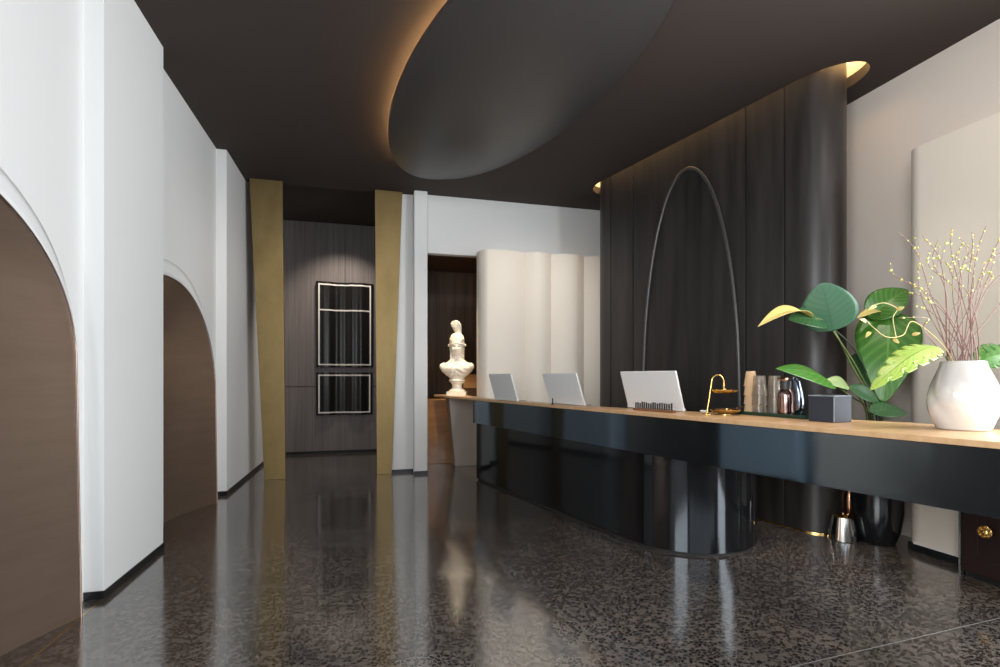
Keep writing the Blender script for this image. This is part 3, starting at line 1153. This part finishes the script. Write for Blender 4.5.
for z, R0, ox, oy, n in ((0.0155, 0.058, 0.015, -0.004, 9), (0.1515, 0.05, dirR.x * 0.005, dirR.y * 0.005, 6)):
    for i in range(n):
        a = 2 * PI * i / n + rr.random() * 0.3
        rad_ = R0 * (0.78 + 0.22 * (i % 2))
        mb = MB()
        mb.ball((0, 0, 0.009), 0.0125, 0.010, 0.009, 8, 5)
        mb.tube([(-0.018, 0, 0.010), (-0.011, 0, 0.009)], [0.006, 0.003], 6)
        mb.tube([(0.011, 0, 0.009), (0.018, 0, 0.010)], [0.003, 0.006], 6)
        o = mb.build('wrapped_sweet', M_candy[(i + (0 if z < 0.1 else 1)) % 3], None, smooth=60)
        o.location = (2.38 + ox + rad_ * math.cos(a), 2.99 + oy + rad_ * math.sin(a), 1.0205 + z)
        o.rotation_euler = (0, 0, rr.random() * 6)
        tier = 'lower' if z < 0.1 else 'upper'
        colr = ('gold', 'cream', 'brown')[(i + (0 if z < 0.1 else 1)) % 3]
        tag(o, '%s wrapped sweet lying on the %s dish of the gold stand' % (colr, tier), 'sweet', '%s sweets on the %s dish' % (colr, tier))
# small white dish left of the stand
mb = MB()
mb.lathe([(0.018, 0), (0.028, 0.006), (0.032, 0.018), (0.030, 0.020), (0.025, 0.009), (0.0, 0.007)], seg=24)
o = mb.build('white_dish', M_vase, None, smooth=50)
o.location = (2.345, 3.145, 1.0205)
tag(o, 'tiny white dish on the desk just left of the gold stand', 'dish')

# ================================================================== GREEN TRAY AND WHAT STANDS ON IT
TA = math.atan2(2.53 - 3.02, 2.592 - 2.515)       # direction of the long side
tray = thing('serving_tray', 'dark green rectangular tray under cups and vacuum jug', 'tray', (2.635, 2.79, 1.0205), TA)
mb = MB(); mb.box(-0.27, -0.10, 0, 0.27, 0.10, 0.008)
mb.build('tray_base', M_green, tray, bevel=0.003)
mb = MB()
for (x0, y0, x1, y1) in ((-0.27, -0.10, 0.27, -0.094), (-0.27, 0.094, 0.27, 0.10), (-0.27, -0.094, -0.264, 0.094), (0.264, -0.094, 0.27, 0.094)):
    mb.box(x0, y0, 0.0081, x1, y1, 0.024)
mb.build('tray_rim', M_green, tray, bevel=0.002)
mb = MB()
for s in (-1,):
    mb.tube([(s * 0.267, -0.05, 0.02), (s * 0.270, -0.05, 0.045), (s * 0.270, 0.05, 0.045), (s * 0.267, 0.05, 0.02)], 0.004, 8)
mb.build('tray_handle', M_copper, tray, smooth=60)
ca, sa = math.cos(TA), math.sin(TA)


def TR(a, b, z=0.009):
    return (2.635 + ca * a - sa * b, 2.79 + sa * a + ca * b, 1.0205 + z)


def cup(name, r0, r1, h, m, solid):
    """an upturned tapered cup: wide rim at the bottom"""
    mb = MB()
    w = solid
    mb.lathe([(r0 - w, 0.0), (r0 + 0.002, 0.0), (r0 + 0.002, 0.005), (r0, 0.006), (r1, h), (0.0, h), ], seg=32, caps=False)
    mb.lathe([(r0 - w, 0.0), (r1 - w, h - w), (0.0, h - w)], seg=32, caps=False)
    return mb.build(name, m, None, smooth=40, weld=True)


PC = cup('paper_cup', 0.043, 0.030, 0.105, M_paper, 0.0012)
lv = ['bottom', 'second', 'third', 'top']
z = 0.009
base = TR(-0.200, 0.0)
for k in range(4):
    o = PC if k == 0 else PC.copy()
    if k:
        COL.objects.link(o)
    o.location = (base[0], base[1], base[2] + 0.062 * k)
    tag(o, 'upturned kraft paper cup, %s of the stack on the green tray' % ('lowest' if k == 0 else 'topmost' if k == 3 else ('second from below' if k == 1 else 'third from below')), 'cup', 'stacked kraft paper cups')
GC = cup('clear_tumbler', 0.047, 0.036, 0.135, M_clear, 0.0022)
first = True
for si, (a, b_, nm) in enumerate(((-0.094, -0.043, 'front'), (-0.046, 0.0435, 'rear'))):
    bs = TR(a, b_)
    for k in range(3):
        o = GC if first else GC.copy()
        if not first:
            COL.objects.link(o)
        first = False
        o.location = (bs[0], bs[1], bs[2] + 0.062 * k)
        tag(o, 'upturned clear tumbler, %s of the %s stack beside the paper cups' % (('lowest', 'middle one', 'topmost')[k], nm), 'glass', 'stacked clear tumblers')
# vacuum jug
vj = thing('vacuum_jug', 'rosy chrome vacuum jug with dark handle on the green tray', 'jug', TR(0.075, -0.01), TA)
mb = MB()
mb.lathe([(0.044, 0.0), (0.048, 0.004), (0.049, 0.05), (0.049, 0.12), (0.046, 0.145), (0.036, 0.165), (0.034, 0.170), (0.0, 0.170)], seg=36)
mb.build('jug_body', M_rosechrome, vj, smooth=40)
mb = MB(); mb.lathe([(0.033, 0.171), (0.034, 0.214), (0.032, 0.226), (0.0, 0.226)], seg=32)
mb.build('neck', M_dark, vj, smooth=40)
mb = MB()
mb.lathe([(0.036, 0.227), (0.037, 0.236), (0.030, 0.245), (0.0, 0.248)], seg=32)
mb.tube([(-0.030, 0, 0.236), (-0.055, 0, 0.240)], [0.012, 0.007], 10)
mb.build('lid', M_copper, vj, smooth=40)
mb = MB()
mb.tube([(0.030, 0, 0.238), (0.060, 0, 0.240), (0.078, 0, 0.215), (0.090, 0, 0.15), (0.096, 0, 0.09), (0.094, 0, 0.04), (0.08, 0, 0.008)], [0.012, 0.018, 0.023, 0.027, 0.029, 0.026, 0.018], 16, flat=1.0)
mb.build('handle', M_bluechrome, vj, smooth=60)
# coasters
for k in range(4):
    mb = MB(); mb.box(-0.045, -0.045, 0, 0.045, 0.045, 0.006)
    o = mb.build('coaster', M_teal if k < 2 else M_card, None, bevel=0.002)
    p = (2.70, 2.44)
    o.location = (p[0], p[1], 1.0205 + 0.0062 * k)
    o.rotation_euler = (0, 0, TA + 0.05 * k)
    tag(o, '%s coaster in the little stack between tray and navy box, %s' % ('teal' if k < 2 else 'white', ('lowest', 'second up', 'third up', 'on top')[k]), 'coaster', 'coasters by the navy box')

# navy box
e1 = Vector((2.526 - 2.553, 2.428 - 2.286, 0)).normalized()
e2 = Vector((-e1.y, e1.x, 0))
if e2.x < 0:
    e2 = -e2
nb = thing('tissue_box', 'square navy leatherette box with pale corner seam on the desk', 'box', (2.553, 2.286, 1.0205), math.atan2(e2.y, e2.x))
mb = MB(); mb.box(0.0, 0.0, 0.0, 0.165, 0.148, 0.147)
mb.build('box_body', M_navy, nb, bevel=0.004)
mb = MB()
mb.tube([(0.000, 0.000, 0.004), (0.000, 0.000, 0.145)], 0.0035, 6)
mb.build('corner_seam', M_seam, nb)
mb = MB(); mb.box(-0.0015, -0.0015, 0.1475, 0.1665, 0.1495, 0.153)
mb.build('lid_band', M_seam, nb, bevel=0.002)
mb = MB(); mb.lathe([(0.055, 0.1535), (0.058, 0.155), (0.030, 0.156), (0, 0.156)], c=(0.083, 0.074, 0), seg=28, sy=0.55)
mb.build('opening_rim', M_dark, nb, smooth=40)

# ================================================================== FACETED WHITE VASE WITH TWIGS
VX, VY = 2.862, 1.845
vase = thing('white_vase', 'large glossy white faceted ceramic vase holding twigs at the near end of the desk', 'vase', (VX, VY, 1.0205), 0.35)
mb = MB()
prof = [(0.122, 0.0), (0.130, 0.004)]
for k in range(25):
    q = k / 24
    zz = 0.010 + 0.326 * q
    key = [(0.0, 0.132), (0.1, 0.147), (0.22, 0.160), (0.36, 0.170), (0.5, 0.169), (0.65, 0.156), (0.8, 0.134), (0.92, 0.115), (1.0, 0.108)]
    for (a, ra), (b, rb) in zip(key, key[1:]):
        if a <= q <= b + 1e-9:
            f = (q - a) / (b - a)
            rr_ = ra + (rb - ra) * f
            break
    prof.append((rr_, zz))
prof += [(0.103, 0.338), (0.100, 0.330), (0.118, 0.28), (0.14, 0.20), (0.145, 0.10), (0.11, 0.02), (0.0, 0.015)]
n = 70
rows = []
for r, zz in prof:
    row = []
    for k in range(n):
        a = 2 * PI * k / n
        w = math.sin(min(1, zz / 0.30) * PI)
        tw = a + 1.5 * (zz / 0.34)
        f = 1 + 0.085 * w * (abs(math.cos(2.5 * tw)) - 0.62) + 0.03 * w * math.cos(3 * a - 6 * zz / 0.34 + 1.0)
        row.append((0.81 * r * f * math.cos(a), 0.81 * r * f * math.sin(a), zz))
    rows.append(row)
o = mb.grid(rows, close_v=True)
mb.f.append(tuple(o + k for k in range(n)))
mb.build('vase_body', M_vase, vase, smooth=60)


# ---- leaves
def leaf_mesh(mb_uv, base, tip, normal, width, shape='oval', bend=0.15, fold=0.25, nu=24, nv=12, twist=0.0, wav=0.0, holes=False):
    base, tip = Vector(base), Vector(tip)
    ax = tip - base
    Lh = ax.length
    ax.normalize()
    nr = Vector(normal)
    nr = (nr - ax * nr.dot(ax)).normalized()
    sd = ax.cross(nr)

    def prof(t):
        if shape == 'round':
            return (math.sin(PI * min(1, t ** 0.72)) ** 0.62) if t < 1 else 0
        if shape == 'heart':
            return max(0.0, math.sin(PI * t ** 0.55)) ** 0.75
        if shape == 'lance':
            return max(0.0, math.sin(PI * t ** 0.8)) ** 0.9
        return max(0.0, math.sin(PI * t ** 0.75)) ** 0.75
    verts, uvs, faces = [], [], []
    for i in range(nu + 1):
        t = i / nu
        w = max(prof(t), 0.0) * width / 2
        if i == 0 or i == nu:
            w = 0.002
        c = base + ax * (Lh * t) + nr * (bend * Lh * (math.sin(PI * t) * 0.6 - t * t * 0.5))
        for j in range(nv + 1):
            s = -1 + 2 * j / nv
            ww = w
            if holes and abs(s) > 0.35:
                # deep cuts between the fingers of a split leaf
                ph = (t * 7.0 - abs(s) * 0.9) % 1.0
                if ph < 0.30 and 0.12 < t < 0.93:
                    ww = w * (0.52 if abs(s) > 0.5 else 0.8)
            p = c + sd * (s * ww) + nr * (fold * abs(s) * ww + wav * width * math.sin(t * 14 + (s > 0) * 1.3) * abs(s) ** 2)
            verts.append(tuple(p)); uvs.append((t, (s + 1) / 2))
    for i in range(nu):
        for j in range(nv):
            a = i * (nv + 1) + j
            faces.append((a, a + 1, a + nv + 2, a + nv + 1))
    return verts, faces, uvs


def leaf(name, m, parent, base, tip, normal, width, **kw):
    verts, faces, uvs = leaf_mesh(None, base, tip, normal, width, **kw)
    me = bpy.data.meshes.new(name)
    org = parent.location if parent else Vector((0, 0, 0))
    rz = parent.rotation_euler.z if parent else 0
    Mi = Matrix.Rotation(-rz, 4, 'Z')
    me.from_pydata([tuple(Mi @ (Vector(v) - Vector(org))) for v in verts], [], faces)
    ul = me.uv_layers.new(name='UVMap')
    for lp in me.loops:
        ul.data[lp.index].uv = uvs[lp.vertex_index]
    me.materials.append(m)
    me.shade_smooth()
    o = bpy.data.objects.new(name, me)
    COL.objects.link(o)
    o.parent = parent
    s = o.modifiers.new('solid', 'SOLIDIFY'); s.thickness = 0.0016; s.offset = 0
    return o


def stem(name, m, parent, pts, r0, r1, seg=8, n=14):
    """a smooth tapered stem through the points"""
    P = [Vector(p) for p in pts]
    out = []
    for i in range(len(P) - 1):
        p0 = P[max(0, i - 1)]; p1 = P[i]; p2 = P[i + 1]; p3 = P[min(len(P) - 1, i + 2)]
        for k in range(n):
            t = k / n
            out.append(0.5 * ((2 * p1) + (p2 - p0) * t + (2 * p0 - 5 * p1 + 4 * p2 - p3) * t * t + (3 * p1 - p0 - 3 * p2 + p3) * t ** 3))
    out.append(P[-1])
    rz = parent.rotation_euler.z
    Mi = Matrix.Rotation(-rz, 4, 'Z')
    loc = [tuple(Mi @ (p - Vector(parent.location))) for p in out]
    mb = MB()
    mb.tube(loc, [r0 + (r1 - r0) * i / (len(loc) - 1) for i in range(len(loc))], seg)
    return mb.build(name, m, parent, smooth=60), out


TOCAM = Vector((-0.75, -0.6, 0.2))

# twigs in the vase: one spray, twigs as its parts
spray = thing('twig_spray', 'spray of thin mauve twigs with yellow buds rising from the white vase', 'branches', (VX, VY, 1.10))
rr = random.Random(21)
DV = F_[0] * VX + F_[1] * VY
# (tip u, tip v, depth offset, kink u shift)
TW = [(897, 232, -0.05), (904, 292, 0.05), (922, 236, -0.10), (920, 262, 0.10), (930, 250, 0.02), (938, 240, -0.08), (945, 262, 0.12), (952, 228, 0.05),
      (958, 255, -0.12), (964, 240, 0.08), (972, 232, -0.05), (980, 244, 0.1), (986, 226, -0.1), (994, 250, 0.06), (1004, 232, 0.0), (1012, 246, 0.1), (1022, 238, -0.1),
      (890, 262, 0.0), (908, 282, -0.12), (899, 318, -0.16), (915, 306, 0.12), (966, 268, -0.14), (988, 272, 0.14), (1030, 262, 0.02)]
bud_pts = []
for k, (u, v, dd) in enumerate(TW):
    ang = rr.random() * 2 * PI
    rm = Vector((VX + 0.055 * math.cos(ang), VY + 0.055 * math.sin(ang), 1.352))
    foot = Vector((VX - 0.03 * math.cos(ang), VY - 0.03 * math.sin(ang), 1.11))
    tip = place(u, v, DV + dd)
    mid = rm.lerp(tip, 0.45) + Vector(((rr.random() - 0.5) * 0.10, (rr.random() - 0.5) * 0.10, 0.065))
    m2 = rm.lerp(tip, 0.78) + Vector(((rr.random() - 0.5) * 0.10, (rr.random() - 0.5) * 0.10, 0.045))
    o, path = stem('twig', M_twig, spray, [foot, rm, mid, m2, tip], 0.0030, 0.0011, 6, 10)
    for q in range(5):
        f = 0.60 + 0.40 * (q + rr.random() * 0.8) / 5
        p = path[min(len(path) - 1, int(f * (len(path) - 1)))]
        bud_pts.append((o, p))
    # side shoot
    if k % 2 == 0:
        s0 = path[int(len(path) * 0.68)]
        s1 = s0 + Vector(((rr.random() - 0.5) * 0.12, (rr.random() - 0.5) * 0.12, 0.07 + 0.06 * rr.random()))
        o2, p2 = stem('twig', M_twig, spray, [s0, s0.lerp(s1, 0.5) + Vector((0, 0, 0.012)), s1], 0.0014, 0.0008, 5, 6)
        bud_pts += [(o2, s1), (o2, p2[len(p2) // 2])]
BUD = None
for o, p in bud_pts:
    q = p - Vector(spray.location)
    if BUD is None:
        mb = MB()
        mb.ball((0, 0, 0), 0.0050, 0.0034, 0.0064, 7, 5)
        BUD = mb.build('bud', M_bud, o, smooth=60)
        c = BUD
    else:
        c = BUD.copy()
        COL.objects.link(c)
        c.parent = o
    k = 0.7 + 0.7 * rr.random()
    c.location = q
    c.scale = (k, k, k)
    c.rotation_euler = (rr.random() * 3, rr.random() * 3, rr.random() * 6)

# split leaves in the vase
sl1 = thing('split_leaf', 'lime split leaf on arching stalk leaning left out of the white vase', 'leaf', (VX, VY, 1.10))
b0 = place(938, 347, DV - 0.10)
leaf('blade', M_leaflime, sl1, b0, place(874, 382, DV - 0.32), (-0.3, -0.55, 0.8), 0.138, shape='oval', bend=0.16, fold=-0.12, nu=56, nv=16, holes=True)
stem('stalk', M_stem, sl1, [(VX - 0.02, VY, 1.12), (VX - 0.07, VY + 0.02, 1.365), place(938, 358, DV - 0.03), b0], 0.004, 0.003)
sl2 = thing('split_leaf', 'green split leaf leaning right out of the white vase at the photo edge', 'leaf', (VX, VY, 1.10))
b1 = place(978, 362, DV + 0.06)
leaf('blade', M_leaf, sl2, b1, place(1034, 352, DV + 0.12), (-0.4, -0.6, 0.7), 0.20, shape='oval', bend=0.14, fold=-0.1, nu=56, nv=16, holes=True)
stem('stalk', M_stem, sl2, [(VX + 0.03, VY, 1.12), (VX + 0.075, VY - 0.02, 1.365), b1], 0.004, 0.003)
vn = thing('vine_sprig', 'pale yellow curling vine trailing left from the vase across the big green leaf', 'vine', (VX, VY, 1.10))
v1 = [(VX - 0.03, VY, 1.12), (VX - 0.062, VY + 0.01, 1.375), place(915, 322, DV - 0.05), place(903, 335, DV - 0.12), place(887, 337, DV - 0.2), place(874, 328, DV - 0.25), place(866, 320, DV - 0.28)]
stem('stem', M_vinestem, vn, v1, 0.0028, 0.0016, 6)
v2 = [place(896, 337, DV - 0.17), place(893, 318, DV - 0.17), place(897, 309, DV - 0.15), place(885, 303, DV - 0.18), place(874, 305, DV - 0.2)]
stem('stem', M_vinestem, vn, v2, 0.0022, 0.0014, 6)
for (u, v, dx, dy) in ((870, 332, -4, 5), (893, 339, 6, 4), (866, 322, -6, -3), (897, 310, 7, -3), (912, 335, 8, -2), (876, 306, -8, 4)):
    p = place(u, v, DV - 0.2)
    leaf('leaflet', M_leafyellow, vn, p, place(u + dx, v + dy, DV - 0.22), TOCAM, 0.017, shape='oval', nu=8, nv=4)

# ================================================================== TALL POTTED PLANT BEHIND THE DESK
PX, PY = 3.835, 3.06
plant = thing('potted_plant', 'broad-leaved plant in a black glazed pot behind the right end of the desk', 'plant', (PX, PY, 0))
mb = MB()
mb.lathe([(0.100, 0.0), (0.118, 0.006), (0.150, 0.10), (0.168, 0.25), (0.170, 0.42), (0.166, 0.52), (0.158, 0.525), (0.155, 0.50), (0.0, 0.49)], seg=40)
mb.build('pot', M_potblack, plant, smooth=40)
mb = MB(); mb.lathe([(0.153, 0.485), (0.10, 0.505), (0.0, 0.51)], seg=24)
mb.build('soil', M_soil, plant, smooth=40)
DP = F_[0] * PX + F_[1] * PY
S0 = Vector((PX - 0.02, PY, 0.50))


def pl_leaf(m, bu, bv, bd, tu, tv, td, nrm, w, shape, stemm, sx, via=None, **kw):
    b = place(bu, bv, DP + bd); t = place(tu, tv, DP + td)
    leaf('leaf', m, plant, b, t, nrm, w, shape=shape, **kw)
    pts = [S0 + Vector((sx, 0, 0))]
    if via:
        pts += [place(*q[:2], DP + q[2]) for q in via]
    pts.append(b)
    stem('stalk', stemm, plant, pts, 0.008, 0.0045)


# big round blue-green leaf and the yellow one curling beside it
pl_leaf(M_leafblue, 833, 331, -0.42, 822, 283, -0.50, (-0.72, -0.66, 0.10), 0.345, 'round', M_stem, -0.03, [(873, 410, -0.18), (858, 370, -0.30)], bend=0.05, fold=-0.06)
pl_leaf(M_leafyellow, 812, 318, -0.44, 760, 319, -0.62, (-0.3, -0.4, 0.86), 0.14, 'lance', M_stem, -0.05, [(870, 408, -0.18), (850, 362, -0.32), (830, 325, -0.40)], bend=0.22, fold=0.3)
pl_leaf(M_leafdark, 824, 322, -0.40, 790, 318, -0.52, (-0.55, -0.6, 0.45), 0.20, 'oval', M_stemdark, -0.01, [(876, 408, -0.15), (856, 352, -0.32)], bend=0.1, fold=0.1)
# two big green leaves at the middle
pl_leaf(M_leaf, 889, 311, -0.18, 884, 402, -0.36, (-0.66, -0.72, 0.15), 0.40, 'heart', M_stem, 0.02, [(884, 395, -0.1), (886, 345, -0.12)], bend=0.10, fold=-0.10)
pl_leaf(M_leaf, 868, 318, -0.15, 908, 288, -0.22, (-0.60, -0.7, 0.35), 0.24, 'oval', M_stem, 0.03, [(884, 392, -0.06), (880, 345, -0.1)], bend=0.16, fold=0.2)
pl_leaf(M_leafdark, 866, 352, -0.12, 870, 386, -0.25, (-0.7, -0.6, 0.3), 0.22, 'heart', M_stemdark, 0.0, [(872, 400, -0.1)], bend=0.10, fold=0.12)
pl_leaf(M_leafyellow, 880, 311, -0.22, 858, 316, -0.34, (-0.3, -0.5, 0.8), 0.07, 'oval', M_stem, 0.01, [(884, 392, -0.1), (884, 340, -0.15)], bend=0.12, fold=0.1)
# low long leaf pointing left and the small pale ones
pl_leaf(M_leaf, 836, 386, -0.40, 779, 365, -0.66, (-0.35, -0.62, 0.70), 0.20, 'lance', M_stem, -0.06, [(868, 414, -0.15), (850, 396, -0.32)], bend=0.10, fold=-0.15)
pl_leaf(M_leafpale, 848, 386, -0.34, 826, 381, -0.46, (-0.4, -0.75, 0.5), 0.11, 'oval', M_stem, -0.05, [(866, 412, -0.18)], bend=0.1, fold=0.1)
pl_leaf(M_leafdark, 848, 386, -0.30, 882, 404, -0.36, (-0.4, -0.7, 0.6), 0.12, 'lance', M_stemdark, -0.02, [(866, 405, -0.18)], bend=0.12, fold=0.1)
pl_leaf(M_leafdark, 870, 412, -0.42, 908, 411, -0.40, (-0.35, -0.55, 0.75), 0.16, 'oval', M_stemdark, 0.0, [(876, 440, -0.2)], bend=0.1, fold=0.1)
for (u, v, d_) in ((868, 360, -0.05), (874, 345, -0.1), (892, 380, -0.05)):
    stem('stalk', M_stemdark, plant, [S0 + Vector((0.02, 0, 0)), place(880, 412, -0.08 + DP), place(u, v, DP + d_)], 0.007, 0.004)

# ================================================================== UNDER THE DESK
jug = thing('steel_pitcher', 'small polished steel pitcher on the floor against the black wall', 'pitcher', (3.635, 3.175, 0), math.radians(-12))
mb = MB()
mb.lathe([(0.098, 0.0), (0.104, 0.006), (0.098, 0.06), (0.080, 0.15), (0.074, 0.180), (0.071, 0.180), (0.076, 0.15), (0.09, 0.02), (0.0, 0.015)], seg=36)
mb.build('pitcher_body', M_steel, jug, smooth=40)
mb = MB(); mb.tube([(0.074, 0, 0.172), (0.115, 0, 0.178), (0.128, 0, 0.13), (0.118, 0, 0.07), (0.096, 0, 0.045)], 0.010, 8)
mb.build('handle', M_steel, jug, smooth=60)
mb = MB(); mb.lathe([(0.074, 0.181), (0.077, 0.186), (0.05, 0.196), (0.0, 0.199)], seg=32); mb.ball((0, 0, 0.204), 0.012)
mb.build('lid', M_brass, jug, smooth=40)
cp = thing('copper_bottle', 'slim copper cylinder standing in shade behind the steel pitcher', 'bottle', (3.808, 3.268, 0))
mb = MB(); mb.lathe([(0.030, 0), (0.032, 0.004), (0.032, 0.30), (0.020, 0.34), (0.016, 0.36), (0, 0.36)], seg=24); mb.build('bottle_body', M_copper, cp, smooth=40)
mb = MB(); mb.lathe([(0.018, 0.361), (0.018, 0.39), (0, 0.392)], seg=20); mb.build('cap', M_copper, cp, smooth=40)

cab = thing('low_cabinet', 'dark mahogany cabinet with round brass pull under the desk at right', 'cabinet', (3.72, 1.75, 0))
mb = MB(); mb.box(0.0, -0.75, 0.03, 0.155, 0.66, 0.86); mb.build('carcass', M_mahogany, cab, bevel=0.004)
mb = MB(); mb.box(0.03, -0.75, 0.0, 0.155, 0.655, 0.03); mb.build('plinth', M_shadowline, cab)
mb = MB()
mb.box(-0.018, 0.02, 0.05, -0.0005, 0.63, 0.84)
for (y0, y1, z0, z1) in ((0.09, 0.56, 0.145, 0.150), (0.09, 0.56, 0.745, 0.75), (0.09, 0.095, 0.15, 0.745), (0.555, 0.56, 0.15, 0.745)):
    mb.box(-0.024, y0, z0, -0.0178, y1, z1)
d_ = mb.build('door', M_mahogany, cab, bevel=0.0015)
mb = MB()
mb.lathe([(0.0, 0.0), (0.012, 0.0), (0.010, 0.014), (0.036, 0.018), (0.040, 0.024), (0.036, 0.030), (0.022, 0.030), (0.016, 0.036), (0.0, 0.038)], seg=28)
for k in range(8):
    a = 2 * PI * k / 8
    mb.ball((0.029 * math.cos(a), 0.029 * math.sin(a), 0.031), 0.008, seg=8, rings=4)
mb.v = [(-0.0185 - z, 0.505 + x, 0.325 + y) for x, y, z in mb.v]
mb.build('pull', M_brass, d_, smooth=40)
mb = MB(); mb.box(-0.004, 0.6605, 0.0, 0.155, 0.672, 0.86); mb.build('end_trim', M_steel, cab)

# ================================================================== CEILING SPOTS, SOME ADDED TO BRIGHTEN WALLS AND SCREEN
spot('bust_spot', (1.55, 7.25, 2.80), (1.25, 7.05, 1.5), 80, (1.0, 0.82, 0.58), 50, 0.7)
spot('bust_front_spot', (0.95, 6.2, 3.70), (1.2, 6.98, 1.6), 230, (1.0, 0.84, 0.58), 24, 0.6)
spot('desk_spot_far', (1.62, 4.9, 3.70), (1.70, 4.75, 1.0), 60, SOFTWARM, 60, 0.8)
spot('desk_spot_mid', (2.25, 3.2, 3.70), (2.35, 3.1, 1.0), 90, SOFTWARM, 55, 0.8)
spot('desk_spot_near', (2.7, 1.8, 3.70), (2.75, 1.95, 1.0), 55, SOFTWARM, 55, 0.8)
spot('plant_spot', (3.0, 1.9, 3.70), (3.4, 2.9, 1.5), 40, SOFTWARM, 50, 0.8)
spot('corridor_spot', (-0.4, 8.0, 3.80), (-0.4, 8.7, 1.2), 110, SOFTWARM, 100, 0.8)
spot('left_pillar_spot', (-0.9, 6.1, 3.70), (-1.12, 6.85, 1.2), 8, SOFTWARM, 60, 0.8)
spot('right_pillar_spot', (0.3, 6.1, 3.70), (0.25, 6.85, 1.2), 8, SOFTWARM, 60, 0.8)
spot('alcove_low_spot', (1.0, 7.2, 2.70), (1.05, 7.46, 0.6), 30, (1.0, 0.72, 0.42), 50, 0.8)
spot('back_wall_fill', (0.75, 4.7, 3.68), (0.9, 6.85, 2.0), 300, (1.0, 0.95, 0.88), 110, 0.9, 0.2)  # fill added to lift the back wall and pilaster
spot('left_corner_fill', (-0.1, 4.2, 3.68), (-1.3, 6.9, 1.2), 80, (1.0, 0.93, 0.84), 80, 1.0, 0.4)  # added light for the dull wall beside the left gold pillar
spot('right_wall_fill', (3.2, 1.6, 3.68), (4.2, 3.4, 2.4), 25, SOFTWARM, 100, 0.9, 0.35)  # warm fill put in to brighten the right wall
spot('screen_fill', (1.95, 4.5, 3.68), (2.1, 6.4, 1.7), 130, (1.0, 0.94, 0.86), 85, 0.9, 0.25)  # extra light, added so the ivory back screen reads brighter
